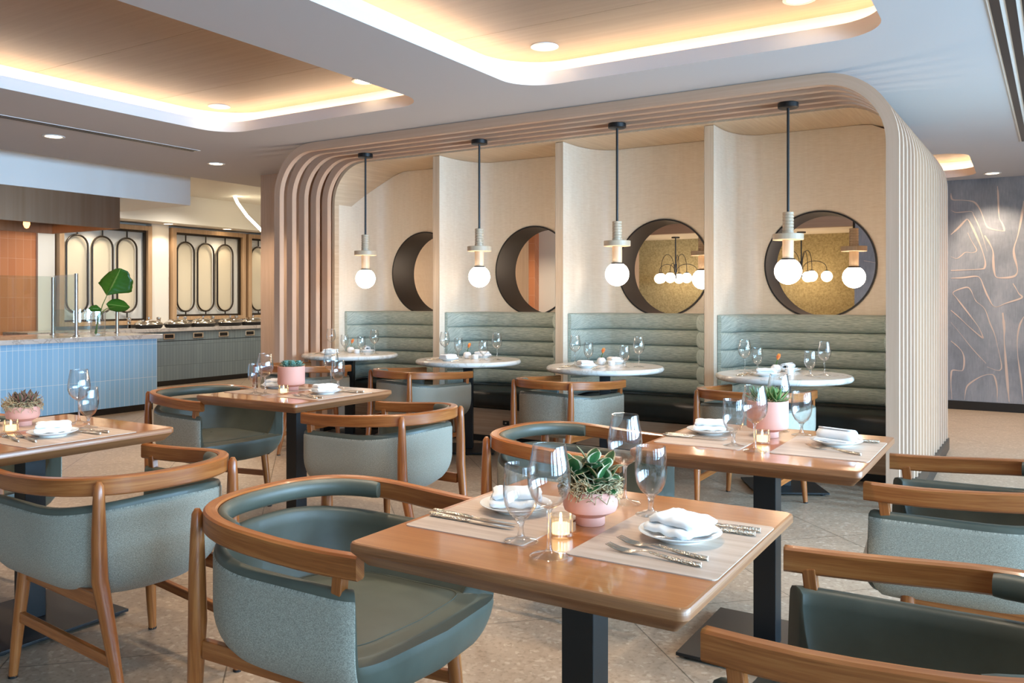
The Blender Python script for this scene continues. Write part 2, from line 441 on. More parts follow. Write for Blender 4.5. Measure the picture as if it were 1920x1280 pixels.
# raised ceiling over the buffet
mb = MB(); mb.box(XW0, -8.05, YW0, YW1, HIGH, HIGH+.05); struct(mb.build('ceiling_buffet', 'cream'))

def wallbox(name, m, *b, grain='x'):
    q = MB(); q.box(*b, grain)
    if grain == 'uv':
        for fi, f in enumerate(q.f): q.uv[fi] = [(q.v[i][1], q.v[i][2]) for i in f]
    return struct(q.build(name, m))
w = wallbox('wall_left', 'cream', XW0-.1, XW0, YW0, 12.4, 0, HIGH)
wallbox('wall_front', 'cream', XW0, XW1, YW0-.1, YW0, 0, HIGH)
wb = wallbox('wall_back', 'mural', -1.808, XW1, YW1, YW1+.1, 0, CEIL+.02)
wallbox('trim_1', 'black_gloss', -1.808, XW1, YW1-.015, YW1, 0, .10)
wallbox('wall_header', 'ceil_wood', -6.0, -1.808, YW1, YW1+.1, 2.184, HIGH)
wallbox('wall_back_left', 'cream', XW0, -5.6, YW1, YW1+.1, 0, HIGH)
wallbox('wall_pier', 'orange_tile', -6.48, -6.29, YW1-.12, YW1, 0, HIGH)
wallbox('wall_private_room', 'gold', -6.1, -1.7, 12.3, 12.4, 0, 2.3)
wallbox('wall_private_side', 'cream', -6.1, -6.0, YW1+.1, 12.3, 0, 2.3)
wallbox('wall_private_end', 'cream', -1.808, -1.7, YW1+.1, 12.3, 0, 2.3)
wallbox('ceiling_private', 'cream', -6.0, -1.808, YW1+.1, 12.3, 2.2, 2.25)
# painted lines on the mural, ribbons of paint on the wall face
STROKES = [
([(-.751,2.513),(-.746,2.462),(-.724,2.435),(-.625,2.425),(-.528,2.404),(-.48,2.357),(-.441,2.273),(-.403,2.15),(-.374,2.099),(-.308,2.069),(-.223,2.051),(-.214,2.065),(-.232,2.131),(-.262,2.197),(-.27,2.296),(-.275,2.46),(-.281,2.564)],.0168),
([(-.751,2.317),(-.704,2.289),(-.625,2.288),(-.542,2.289),(-.518,2.244),(-.48,2.153),(-.441,2.042),(-.384,1.825)],.0101),
([(-.751,2.032),(-.674,2.107),(-.601,2.192),(-.576,2.197),(-.538,2.123),(-.48,1.977),(-.431,1.832),(-.403,1.711),(-.408,1.645),(-.441,1.624),(-.625,1.616),(-.751,1.613)],.0191),
([(-.579,2.047),(-.538,1.946),(-.494,1.862),(-.494,1.829),(-.538,1.813),(-.601,1.821),(-.645,1.783),(-.694,1.751),(-.751,1.775)],.0101),
([(-.408,2.007),(-.355,1.907),(-.325,1.818),(-.322,1.698),(-.312,1.588),(-.289,1.528),(-.204,1.521),(-.12,1.536),(-.088,1.584),(-.093,1.66),(-.116,1.758),(-.12,1.855),(-.083,1.994),(-.047,2.197),(-.024,2.379)],.0225),
([(-.751,1.523),(-.625,1.527),(-.499,1.542),(-.451,1.514),(-.412,1.403),(-.374,1.305),(-.308,1.19),(-.195,1.234),(-.047,1.293),(-.074,1.342),(-.102,1.401),(-.13,1.455)],.0168),
([(-.509,1.283),(-.562,1.405),(-.635,1.405),(-.729,1.356),(-.694,1.294),(-.645,1.222),(-.547,1.078),(-.47,.958),(-.427,.849),(-.441,.843),(-.567,.962),(-.665,1.066),(-.751,1.149)],.0146),
([(-.509,1.283),(-.484,1.244),(-.408,1.167),(-.355,1.004),(-.308,.873),(-.27,.689),(-.242,.537),(-.251,.477),(-.298,.472),(-.384,.504)],.0112),
([(-.751,1.009),(-.645,.866),(-.528,.703),(-.393,.542)],.0079),
([(-.751,.791),(-.674,.72),(-.63,.655),(-.614,.567),(-.625,.466),(-.655,.448),(-.734,.45),(-.749,.394),(-.751,.282),(-.742,.115)],.0157),
([(-.611,.112),(-.594,.246),(-.547,.315),(-.431,.398),(-.336,.419),(-.303,.371),(-.284,.252),(-.284,.11)],.0157),
([(-.23,1.125),(-.214,.94),(-.215,.821),(-.204,.637),(-.186,.366),(-.167,.118)],.0247),
([(-.024,1.084),(-.065,.986),(-.088,.824),(-.083,.641),(-.065,.48),(-.047,.319),(-.033,.105)],.0157),
([(-1.62,2.5),(-1.6,2.2),(-1.5,1.98),(-1.25,1.95),(-1.15,2.1),(-1.2,2.35)],.018),([(-1.7,1.75),(-1.3,1.68),(-1.0,1.72),(-.8,1.78)],.014)]
def smooth_line(P, k=5):
    P = [Vector((x, 0, z)) for x, z in P]; o = []
    for i in range(len(P)-1):
        p0, p1, p2, p3 = P[max(i-1, 0)], P[i], P[i+1], P[min(i+2, len(P)-1)]
        for j in range(k):
            t = j/k
            o.append(.5*((2*p1)+(p2-p0)*t+(2*p0-5*p1+4*p2-p3)*t*t+(3*p1-p0-3*p2+p3)*t**3))
    return o+[P[-1]]
mb = MB()
for pts, wd in STROKES:
    L = smooth_line(pts)
    rows = []
    for i, p in enumerate(L):
        t = (L[min(i+1, len(L)-1)]-L[max(i-1, 0)]).normalized(); nrm = Vector((-t.z, 0, t.x))
        hw = wd/2*(.75+.35*sin(i*.37+len(L)))
        if i < 3 or i > len(L)-4: hw *= .6
        a, c = p+nrm*hw, p-nrm*hw
        rows.append([(a.x, YW1-.002, a.z), (c.x, YW1-.002, c.z)])
    mb.grid(rows)
struct(mb.build('mural_line', 'stroke', wb, smooth=0))

# window wall
WINS = [(-3.9, -2.0), (-1.6, .3), (.7, 2.6), (3.0, 4.9), (5.3, 6.7), (7.1, 8.8), (9.1, 10.7)]
mb = MB(); ZW0, ZW1 = .25, 2.35
edges = [YW0]+[e for wn in WINS for e in wn]+[12.4]
for a, b in zip(edges[0::2], edges[1::2]): mb.box(XW1, XW1+.2, a, b, 0, HIGH)
for a, b in WINS: mb.box(XW1, XW1+.2, a, b, 0, ZW0); mb.box(XW1, XW1+.2, a, b, ZW1, HIGH)
struct(mb.build('wall_right', 'cream', smooth=0))
for k, (a, b) in enumerate(WINS):
    f = MB()
    for y in (a, (a+b)/2-.025, b-.05): f.box(XW1+.06, XW1+.12, y, y+.05, ZW0, ZW1)
    for z in (ZW0, ZW1-.05): f.box(XW1+.06, XW1+.12, a+.05, b-.05, z, z+.05)
    fo = struct(f.build('window_%d' % (k+1), 'black_metal', smooth=0))
    g = MB(); g.box(XW1+.088, XW1+.092, a+.05, b-.05, ZW0+.05, ZW1-.05); struct(g.build('pane', 'pane', fo, smooth=0))

# beige column beside the booths
wallbox('wall_column', 'col', -7.29, -6.55, 6.49, 7.2, 0, CEIL, grain='z')

# left zone: bulkhead, fascia, tiled wall, pilasters
wallbox('trim_2', 'bulk', -9.95, -8.60, 1.0, 6.567, 2.41, HIGH)
wallbox('trim_3', 'cream', XW0, -10.95, YW0, YW1, 2.43, HIGH)
wallbox('wall_tiled', 'orange_tile', XW0, -11.42, 2.0, 6.27, 0, 2.43, grain='uv')
wallbox('wall_pilaster', 'cream', XW0, -11.36, 7.98, 8.28, 0, 2.43)
wallbox('wall_pilaster', 'cream', XW0, -11.38, 6.27, 6.5, 0, 2.43)

# ------------------------------------------------------------------ slatted booth canopy
XL, Y0, PITCH, NSL, RAD, TH = -5.845, 5.36, .152, 18, .455, .072
TOP = 2.66
def xr(y): return -.635+.0253*(y-Y0)
def profile(inset, y, z0=0, z1=None, n=14):
    r = RAD-inset; x1, x0 = xr(y)-inset, XL+inset; zt = TOP-inset
    p = [(x1, z0)]+[(xr(y)-RAD+r*cos(a), TOP-RAD+r*sin(a)) for a in (PI/2*k/n for k in range(n+1))]
    p += [(XL+RAD+r*cos(a), TOP-RAD+r*sin(a)) for a in (PI/2+PI/2*k/n for k in range(n+1))]+[(x0, z0 if z1 is None else z1)]
    return p
booth = thing('booth_canopy', 'pale oak slatted tunnel with rounded corners built around the four booths', 'booth', (-3.24, 5.36, 0))
BO = Vector((-3.24, 5.36, 0))
def loc(pts): return [(p[0]-BO.x, p[1]-BO.y, p[2]-BO.z) for p in pts]
for i in range(NSL):
    y = Y0+PITCH*i; z0 = 0 if i < 4 else .096
    s = MB(); dd = .05
    A, B = profile(0, y, z0), profile(TH, y, z0)
    s.grid([loc([(x, y, z) for x, z in A]), loc([(x, y+dd, z) for x, z in A]), loc([(x, y+dd, z) for x, z in B]), loc([(x, y, z) for x, z in B]), loc([(x, y, z) for x, z in A])],
           uvs=None)
    # grain along the bend
    L = [0]
    for a, b in zip(A, A[1:]): L.append(L[-1]+math.dist(a, b))
    n = len(A)
    for fi, uv in enumerate(s.uv):
        r, j = divmod(fi, n-1)
        s.uv[fi] = [(L[j], r*.07), (L[j+1], r*.07), (L[j+1], r*.07+.07), (L[j], r*.07+.07)]
    s.build('slat', 'pale', booth, smooth=40)
s = MB(); ya, yb = 6.06, 7.36
rows = []
for ins in (.045, .079):
    rows.append([loc([(x, ya, z) for x, z in profile(ins, ya, .05)]), loc([(x, yb, z) for x, z in profile(ins, yb, .05)])])
s.grid(rows[0]); s.grid(rows[1], flip=True)
s.grid([rows[0][0], rows[1][0]]); s.grid([rows[0][1], rows[1][1]])
s.build('lining', 'pale2', booth, smooth=40)
for (xa, xb) in ((xr(6.0)-.06, xr(7.9)+.012), (XL-.012, XL+.06)):
    s = MB(); s.box(xa-BO.x, xb-BO.x, 5.93-BO.y, 8.02-BO.y, 0, .095); s.build('plinth', 'black_gloss', booth, smooth=0)
DIV = [-4.575, -3.305, -2.03]
YD, YB, YBB = 6.12, 6.70, 7.02
for x in DIV:
    s = MB(); s.box(x-.036-BO.x, x+.036-BO.x, YD-BO.y, YB-.002-BO.y, 0, 2.578, 'z'); s.box(x-.036-BO.x, x+.036-BO.x, YBB+.002-BO.y, 7.72-BO.y, 0, 2.578, 'z')
    s.build('divider', 'pale2', booth, smooth=0, bevel=.003)
def ztop(x):
    r = RAD-.08; lo = TOP-RAD
    if x > -.605-RAD: return lo+math.sqrt(max(.0, r*r-(x-(-.605-RAD))**2))
    if x < XL+RAD: return lo+math.sqrt(max(.0, r*r-(x-(XL+RAD))**2))
    return 2.579
s = MB(); s.box(XL+.075-BO.x, XL+.095-BO.x, YBB+.002-BO.y, 7.95-BO.y, 0, 2.2, 'z'); s.build('side_panel', 'veneer', booth, smooth=0)
PH = [(-5.15, 1.54), (-3.885, 1.54), (-2.62, 1.54), (-1.355, 1.54)]
RH = .412
INN = [(XL+.08, DIV[0]-.037), (DIV[0]+.037, DIV[1]-.037), (DIV[1]+.037, DIV[2]-.037), (DIV[2]+.037, -.712)]
def booth_path(xl, xrr, yd, rl=.21, rrx=.12, ry=.40):
    p = [(xl, yd+k*(YB-ry-yd)/3) for k in range(3)]
    p += [(xl+rl*(1-cos(PI/2*k/10)), YB-ry+ry*sin(PI/2*k/10)) for k in range(11)]
    q = [(xrr-rrx+rrx*sin(PI/2*k/10), YB-ry+ry*cos(PI/2*k/10)) for k in range(11)]
    q += [(xrr, YB-ry-k*(YB-ry-yd)/3) for k in range(1, 4)]
    return p, q
BOOTHNAME = ['booth by the beige column', 'second booth from the beige column', 'second booth from the slatted end', 'booth by the slatted end']
for i, (xl, xrr) in enumerate(INN):
    L, R_ = booth_path(xl, xrr, YD)
    cx, cz = PH[i]
    s = MB()
    for path in (L, R_):
        d = 0; rows = []; uvs = []
        for k, (x, y) in enumerate(path):
            if k: d += math.dist(path[k-1], path[k])
            zt = ztop(x); rows.append(loc([(x, y, 0), (x, y, zt)])); uvs.append([(d, 0), (d, zt), (d, zt)])
        s.grid(rows, uvs=uvs, flip=True)
    xa, xb = L[-1][0], R_[0][0]
    for yy, fl, xa_, xb_ in ((YB, False, xa, xb), (YBB, True, xl, xrr)):
        N = 72; circ = []; per = []
        for k in range(N):
            a = 2*PI*k/N; c_, s_ = cos(a), sin(a)
            circ.append((cx+RH*c_, yy, cz+RH*s_))
            tx = ((xb_-cx)/c_ if c_ > 1e-6 else (xa_-cx)/c_ if c_ < -1e-6 else 1e9)
            tz = ((2.579-cz)/s_ if s_ > 1e-6 else (0-cz)/s_ if s_ < -1e-6 else 1e9)
            t = min(tx, tz); px, pz = cx+t*c_, cz+t*s_
            per.append((px, yy, min(pz, ztop(px))))
        # keep exact corners
        for (ex, ez) in ((xa_, 0), (xb_, 0), (xa_, 2.579), (xb_, 2.579)):
            ez = min(ez, ztop(ex)); k = min(range(N), key=lambda q: math.dist((per[q][0], per[q][2]), (ex, ez)))
            per[k] = (ex, yy, ez)
        uvs = [[(p[0], p[2]) for p in r]+[(r[0][0], r[0][2])] for r in (circ, per)]
        s.grid([loc(circ), loc(per)], True, uvs=uvs, flip=not fl)
    s.build('back_panel', 'veneer', booth, smooth=30)
    # dark round opening through the wall
    o = MB(); n = 72
    rows = [[(rr*cos(2*PI*k/n), y, rr*sin(2*PI*k/n)) for k in range(n)] for rr, y in ((.402, 6.686), (.402, 7.034), (.414, 7.034), (.414, 6.686), (.402, 6.686))]
    o.grid([[(a[0], a[1]-6.86, a[2]) for a in r] for r in rows], True)
    tag(o.build('porthole_frame', 'bronze', smooth=40, loc=(cx, 6.86, cz)), 'deep dark round opening in the wall of the '+BOOTHNAME[i], 'porthole', 'round portholes in the booths')
# the far room's little pilaster seen through the openings needs nothing more

# banquettes
for i, (xl, xrr) in enumerate(INN):
    cxm = (xl+xrr)/2
    bq = thing('banquette', ('grey-green banquette with five padded rolls in the '+BOOTHNAME[i]), 'bench', (cxm, 6.45, 0), 0, 'booth banquettes')
    off = Vector((cxm, 6.45, 0))
    L, R_ = booth_path(xl+.004, xrr-.004, 6.2, .23, .14, .36)
    path = [p for p in L+R_]
    path = [(x, y-.006) for x, y in path]
    # resample the straight part
    full = L+[(L[-1][0]+(R_[0][0]-L[-1][0])*k/8, L[-1][1]) for k in range(1, 8)]+R_
    P = [Vector((x, y-.008 if y > 6.5 else y, 0)) for x, y in full]
    prof = [(0.0, 1.155)]
    nch = 5; z0, z1 = .49, 1.155; ch = (z1-z0)/nch
    for c in range(nch-1, -1, -1):
        for k in range(9):
            a = PI*k/8
            prof.append((.075+.042*sin(a)**.7, z0+c*ch+ch/2+ch/2*cos(a)))
    prof[1] = (.05, 1.158)
    prof.append((0, z0))
    rows = []
    for k, p in enumerate(P):
        t = (P[min(k+1, len(P)-1)]-P[max(k-1, 0)]).normalized(); nrm = Vector((t.y, -t.x, 0))
        ed = min(1, .25+.75*min(k, len(P)-1-k)/1.5)
        rows.append([tuple(p+nrm*(a*ed)+Vector((0, 0, z))-off) for a, z in prof])
    s = MB(); s.grid(rows); s.cap(rows[0], 0, True); s.cap(rows[-1])
    s.build('backrest', 'banquette', bq, smooth=50)
    # seam where the side roll joins
    # seat cushion
    s = MB(); xa, xb = xl+.055-cxm, xrr-.03-cxm
    sec = [(6.26, .30), (6.225, .32), (6.21, .36), (6.212, .42), (6.235, .458), (6.28, .472), (6.45, .48), (6.63, .47), (6.63, .30)]
    rows = [[(xa+(xb-xa)*k/6, y-6.45, z) for y, z in sec] for k in range(7)]
    s.grid(rows, flip=True); s.cap(rows[0]); s.cap(rows[-1], 0, True)
    s.build('seat', 'black_leather', bq, smooth=50)
    s = MB(); s.box(xa, xb, 6.25-6.45, 6.60-6.45, .062, .299, 'x'); s.build('base', 'base_wood', bq, smooth=0)
    s = MB(); s.box(xa, xb, 6.275-6.45, 6.60-6.45, 0, .061); s.build('toe_kick', 'black_gloss', bq, smooth=0)
    if i == 1:
        s = MB(); s.box(-3.905-.031-cxm, -3.905+.031-cxm, 6.244-6.45, 6.2495-6.45, .165, .205); so = s.build('power_outlet', 'screen', bq, smooth=0, bevel=.002)
        s = MB(); s.box(-3.905-.008-cxm, -3.905+.008-cxm, 6.242-6.45, 6.2439-6.45, .178, .192); s.build('socket', 'steel', so, smooth=0)

# pendants
def make_pendant(zc=2.588, zg=1.462):
    r = thing('pendant_lamp', 'x', 'lamp')
    s = MB(); s.lathe([(0, 0), (.064, 0), (.067, -.004), (.067, -.032), (.06, -.036), (0, -.036)], 28); s.build('canopy', 'black_metal', r)
    g = zg-zc
    s = MB(); s.tube([(0, 0, -.034), (0, 0, g+.385)], .009, 10); s.build('rod', 'black_metal', r)
    s = MB(); pr = [(0, g+.395)]
    z = g+.395
    for k in range(6):
        pr += [(.034, z), (.036, z-.003), (.036, z-.016), (.034, z-.018), (.030, z-.018), (.030, z-.021)]; z -= .021
    pr += [(.037, z), (.037, z-.02), (.098, z-.02), (.1, z-.022), (.1, z-.058), (.098, z-.06), (.037, z-.06), (.036, g+.075), (0, g+.075)]
    s.lathe(pr, 32); s.build('turned_stem', 'pale2', r, smooth=30)
    s = MB(); s.lathe([(0, g+.086), (.042, g+.086), (.046, g+.08), (.046, g+.07), (0, g+.07)], 28); s.build('collar', 'bronze', r)
    s = MB(); R = .0885
    s.lathe([(R*sin(a), g+R*cos(a)) for a in (.45+(PI-.45)*k/20 for k in range(21))], 32); s.build('globe', 'globe', r)
    return r
pen = Proto(make_pendant())
for i, x in enumerate((-5.085, -3.848, -2.608, -1.36)):
    pen.place((x, 5.74, 2.588), 0, 'turned wood pendant with glowing globe at the '+BOOTHNAME[i], 'pendants over the round tables')
for x, nme in zip((-4.985, -3.72, -2.455, -1.19), BOOTHNAME):
    pen.place((x, 7.22, 2.58), .4, 'pendant globe on the far side of the '+nme, 'pendants behind the booths')

# chandeliers in the far room
def make_chandelier():
    r = thing('chandelier', 'x', 'chandelier')
    s = MB(); s.lathe([(0, 0), (.06, 0), (.06, -.018), (0, -.018)], 20); s.build('canopy', 'black_metal', r)
    s = MB(); s.tube([(0, 0, -.01), (0, 0, -.42)], .009, 8); s.tube([(0, 0, -.40), (0, 0, -.62)], .017, 10); s.build('stem', 'black_metal', r)
    for k in range(6):
        a = 2*PI*k/6+.35; tall = k % 2
        R = .20 if tall else .31; zt = -.26 if tall else -.40
        p = []
        for j in range(15):
            t = j/14; q = PI*t
            p.append(((.02+R*(1-cos(q))/2)*cos(a), (.02+R*(1-cos(q))/2)*sin(a), -.52+(zt+.52)*sin(q)**.8))
        s = MB(); s.tube(p, .0045, 6); arm = s.build('arm', 'black_metal', r)
        e = p[-1]; s = MB(); s.lathe([(0, .02), (.028, .012), (.03, 0), (0, 0)], 14, (e[0], e[1], e[2]-.02)); s.build('cap', 'black_metal', arm)
        s = MB(); s.lathe([(.075*sin(q), .075*cos(q)) for q in (.35+(PI-.35)*j/12 for j in range(13))], 20, (e[0], e[1], e[2]-.09)); s.build('globe', 'globe_far', arm)
    return r
ch = Proto(make_chandelier())
ch.place((-2.62, 11.8, 2.2), 0, 'arched six globe chandelier seen through the round opening of the booth by slatted end', 'chandeliers in the golden room')
ch.place((-4.42, 11.8, 2.2), .3, 'arched chandelier seen through the opening of the second booth from the slatted end', 'chandeliers in the golden room')

# ------------------------------------------------------------------ buffet zone
sc = thing('service_counter', 'counter faced in upright blue finger tiles beside the walkway', 'counter', (-9.2, 4.5, 0))
def sbox(name, m, par, org, b, grain='x', uvface=None, bevel=0):
    s = MB(); s.box(b[0]-org[0], b[1]-org[0], b[2]-org[1], b[3]-org[1], b[4], b[5], grain)
    if uvface:
        for fi, f in enumerate(s.f):
            s.uv[fi] = [((s.v[i][1] if uvface == 'y' else s.v[i][0]), s.v[i][2]) for i in f]
    return s.build(name, m, par, smooth=0, bevel=bevel)
og = (-9.2, 4.5)
sbox('body', 'blue_tile', sc, og, (-9.75, -8.625, 2.6, 6.13, .075, .819), uvface='y')
sbox('toe_kick', 'black_gloss', sc, og, (-9.70, -8.66, 2.6, 6.10, 0, .075))
s = MB(); s.box(-.6, .6, -1.9, 1.69, .82, .87); o = s.build('stone_worktop', 'counter', None, 0, .004, (-9.2, 4.5, 0)); tag(o, 'pale grey stone worktop on the blue tiled counter', 'worktop')
bc = thing('buffet_counter', 'grey-green ribbed buffet counter under the oval screens', 'counter', (-11.1, 8.5, 0)); ob = (-11.1, 8.5)
sbox('body', 'green_tile', bc, ob, (-11.36, -10.78, 5.8, 10.9, .08, .655), uvface='y')
sbox('drawer_front', 'green_tile', bc, ob, (-11.36, -10.78, 5.8, 9.05, .664, .80), uvface='y')
sbox('drawer_front', 'green_tile', bc, ob, (-11.36, -10.78, 9.056, 10.9, .664, .80), uvface='y')
sbox('toe_kick', 'black_gloss', bc, ob, (-11.36, -10.83, 5.8, 10.9, 0, .08))
for y in (7.857, 8.366, 8.84, 9.365):
    s = MB(); s.box(-10.78+11.1, -10.77+11.1, y-.095-8.5, y+.095-8.5, .692, .772); cp = s.build('control_panel', 'cutlery', bc, smooth=0, bevel=.003)
    s = MB(); s.box(-10.7705+11.1, -10.766+11.1, y-.07-8.5, y+.07-8.5, .706, .758); s.build('screen', 'screen', cp, smooth=0)
s = MB(); s.box(-.26, .34, -2.7, 2.4, .801, .852); o = s.build('stone_worktop', 'counter', None, 0, .004, (-11.1, 8.5, 0)); tag(o, 'long pale stone worktop carrying the chafing dishes', 'worktop')

def make_chafer():
    r = thing('chafing_dish', 'x', 'chafing dish')
    def ov(prof, n=28, sy=1.0): return [[(a*.62*cos(2*PI*k/n), a*sin(2*PI*k/n)*sy, z) for k in range(n)] for a, z in prof]
    s = MB(); s.grid(ov([(.0, .004), (.19, .004), (.205, .012), (.215, .04), (.225, .045), (.225, .052), (.2, .054), (0, .054)]), True); s.build('pan', 'bronze', r)
    s = MB(); s.grid(ov([(.222, .053), (.228, .058), (.222, .066), (.2, .085), (.15, .112), (.08, .128), (0, .132)]), True); lid = s.build('lid', 'chrome', r)
    s = MB(); s.lathe([(.008, .13), (.008, .155), (.028, .158), (.028, .166), (0, .168)], 14); s.build('knob', 'chrome', lid)
    s = MB(); s.box(-.15, -.11, -.06, .06, .07, .12); s.box(-.17, -.14, -.24, -.19, .0, .14); s.lathe([(.028, .12), (.034, .14), (.03, .16), (0, .165)], 12, (-.155, -.215, 0)); s.build('hinge', 'chrome', r, smooth=40, bevel=.004)
    return r
cf = Proto(make_chafer())
for i, y in enumerate((7.66, 8.15, 8.61, 9.13, 9.60)):
    cf.place((-10.97, y, .852), 0, 'chrome lidded chafing dish, %s from the vase end of the buffet' % ('first', 'second', 'third', 'fourth', 'fifth')[i], 'chafing dishes on the buffet')

# oval screens on the wall
def make_screen(y0, y1, z0, z1, ovals, label):
    r = thing('wall_screen', label, 'wall panel', (-11.36, (y0+y1)/2, z0), 0, 'oval wall screens')
    h = z1-z0; w = y1-y0; a = -w/2
    s = MB()
    for b in ((-.06, .06, a, a+.07, 0, h), (-.06, .06, -a-.07, -a, 0, h), (-.06, .06, a+.07, -a-.07, h-.07, h), (-.06, .06, a+.07, -a-.07, 0, .06)): s.box(*b, 'z')
    s.build('frame', 'frame_wood', r, smooth=0, bevel=.004)
    s = MB(); s.box(-.065, -.055, a+.07, -a-.07, .06, h-.07); s.build('backing_panel', 'cushion_cream', r, smooth=0)
    s = MB()
    for b in ((-.03, .01, a+.07, -a-.07, h-.10, h-.07), (-.03, .01, a+.07, -a-.07, .06, .09), (-.03, .01, -a-.10, -a-.07, .09, h-.10)): s.box(*b)
    s.build('inner_rail', 'brass', r, smooth=0)
    for yc in ovals:
        y = yc-(y0+y1)/2; R = .157; lo, hi = 1.088-z0+R, 2.185-z0-R
        p = [(0, y+R*cos(t), hi+R*sin(t)) for t in (PI*k/12 for k in range(13))]+[(0, y+R*cos(t), lo+R*sin(t)) for t in (PI+PI*k/12 for k in range(13))]
        p.append(p[0])
        s = MB(); s.tube(p, .014, 8, False)
        s.tube([(0, y, hi+R), (0, y, h-.08)], .011, 8); s.tube([(0, y, .07), (0, y, lo-R)], .011, 8); ov = s.build('oval', 'brass', r)
        s = MB(); s.cap([(-.05, q[1], q[2]) for q in p[:-1]]); s.cap([(-.044, q[1], q[2]) for q in p[:-1]]); s.build('cream_infill', 'infill', ov, smooth=0)
    return r
make_screen(6.52, 7.95, .90, 2.385, (6.807, 7.185, 7.571), 'oak framed screen with three dark ovals behind the tall leaf vase')
make_screen(8.31, 9.74, .95, 2.395, (8.587, 8.967, 9.354), 'oak framed screen with three dark ovals between the vase and the column')
make_screen(9.80, 10.9, .95, 2.395, (10.06,), 'oak framed oval screen half hidden by the beige column')

# hood
hd = thing('extractor_hood', 'big brushed stainless extractor hood over the blue counter', 'hood', (-9.25, 4.2, 2.06))
s = MB()
X0, X1, Yb, Ye = -.70, .63, -2.4, 1.46
s.box(X1-.02, X1, Yb, Ye, 0, .64); s.box(X0, X0+.02, Yb, Ye, 0, .64); s.box(X0+.02, X1-.02, Ye-.02, Ye, 0, .64); s.box(X0+.02, X1-.02, Yb, Yb+.02, 0, .64); s.box(X0+.02, X1-.02, Yb+.02, Ye-.02, .25, .27)
s.build('canopy_box', 'hood', hd, smooth=0, bevel=.003)
s = MB()
s.grid([[(X0+.02, Ye-.02, .24), (X0+.3, Ye-.35, .10)], [(X1-.02, Ye-.02, .24), (X1-.3, Ye-.35, .10)]])
s.build('baffle', 'hood', hd, smooth=0)
for k, y in enumerate((.15, .72)):
    s = MB(); s.tube([(.1, y, .26), (.1, y, .12)], .012, 8); s.lathe([(.012, .12), (.03, .09), (.034, .05), (.02, .015), (0, .005)], 14, (.1, y, -.03)); s.build('heat_lamp', 'red', hd)

# sneeze guard
sg = thing('sneeze_guard', 'glass sneeze guard with steel posts on the blue counter', 'glass guard', (-9.2, 5.4, .87))
for (x, y, h) in ((.27, -.06, .69), (-.36, .04, .66), (-.15, .70, .30)):
    s = MB(); s.lathe([(.035, 0), (.035, .012), (.019, .014), (.019, h), (0, h)], 16, (x, y, 0)); s.build('post', 'steel', sg)
for a, b, z0, z1 in (((.25, -.06), (-.34, .04), .02, .68), ((-.36, .02), (-.36, -1.2), .02, .67), ((-.34, .05), (-.16, .68), .02, .29)):
    s = MB(); d = Vector((b[0]-a[0], b[1]-a[1], 0)); L = d.length; an = math.atan2(d.y, d.x)
    T = Matrix.Translation((a[0], a[1], 0)) @ Matrix.Rotation(an, 4, 'Z'); s.box(0, L, -.005, .005, z0, z1, 'x', 0, T); s.build('glass_panel', 'guard', sg, smooth=0)

# vase with big leaves
vs = thing('leaf_vase', 'clear glass cylinder vase holding three large green leaves on the blue counter', 'vase', (-8.78, 5.50, .87))
TH = math.radians(31.6); RV = Vector((cos(TH), sin(TH), 0)); DV = Vector((-sin(TH), cos(TH), 0))
s = MB(); s.lathe([(0, .004), (.075, .004), (.078, .01), (.078, .27), (.075, .27), (.075, .02), (0, .02)], 28); s.build('vase_body', 'glass', vs)
K = 9.25/1568/6.4
def leafpoly(pts, tip, base, bend, name):
    o = Vector((1187, 1090))
    W = lambda q: RV*((q[0]-o.x)*K)+Vector((0, 0, (o.y-q[1])*K))
    b, t = W(base), W(tip)
    P = [W(q) for q in pts]
    m = MB(); n = 7; ax = (t-b)
    # split outline into two sides by the rib, sample across
    L = ax.length; axn = ax/L
    side = DV.cross(axn)
    def prof(sgn):
        q = sorted(((p-b).dot(axn)/L, (p-b).dot(side)*sgn) for p in P if (p-b).dot(side)*sgn >= -1e-6)
        q = [(0, 0)]+q+[(1, 0)]
        def f(u):
            for (u0, w0), (u1, w1) in zip(q, q[1:]):
                if u0 <= u <= u1: return w0+(w1-w0)*((u-u0)/(u1-u0) if u1 > u0 else 0)
            return 0
        return f
    fl, fr = prof(1), prof(-1); rows = []; uvs = []
    for i in range(15):
        u = i/14; row = []; uv = []
        for j in range(-4, 5):
            w = (fl(u) if j > 0 else -fr(u))*abs(j)/4
            dep = bend*(sin(u*2.2)*.6)+abs(w)*.35+.006*sin(u*40+j)
            row.append(b+ax*u+side*w+DV*dep); uv.append((u, j/4))
        rows.append(row); uvs.append(uv+[uv[0]])
    m.grid(rows, uvs=uvs)
    ob = m.build(name, 'bigleaf', vs, smooth=60); sd = ob.modifiers.new('t', 'SOLIDIFY'); sd.thickness = .0025
leafpoly([(1150, 455), (1200, 390), (1280, 320), (1400, 270), (1490, 280), (1510, 340), (1580, 360), (1575, 420), (1550, 570), (1400, 580), (1230, 530)], (1450, 275), (1290, 605), .03, 'leaf')
leafpoly([(1330, 650), (1400, 640), (1480, 670), (1500, 790), (1400, 805), (1310, 780)], (1562, 745), (1285, 705), .05, 'leaf')
leafpoly([(1080, 760), (1110, 725), (1170, 715), (1110, 795), (1200, 795)], (1085, 765), (1222, 760), -.04, 'leaf')
W = lambda q: RV*((q[0]-1187)*K)+Vector((0, 0, (1090-q[1])*K))
s = MB()
for A in ([(1160, 1070), (1190, 900), (1240, 720), (1295, 600), (1400, 380)], [(1150, 1060), (1190, 880), (1240, 800), (1290, 760), (1400, 735)], [(1170, 1060), (1185, 860), (1222, 765)]):
    s.tube([W(q) for q in A], [.006, .006, .005, .004, .003][:len(A)], 8)
s.build('stem', 'stem', vs)

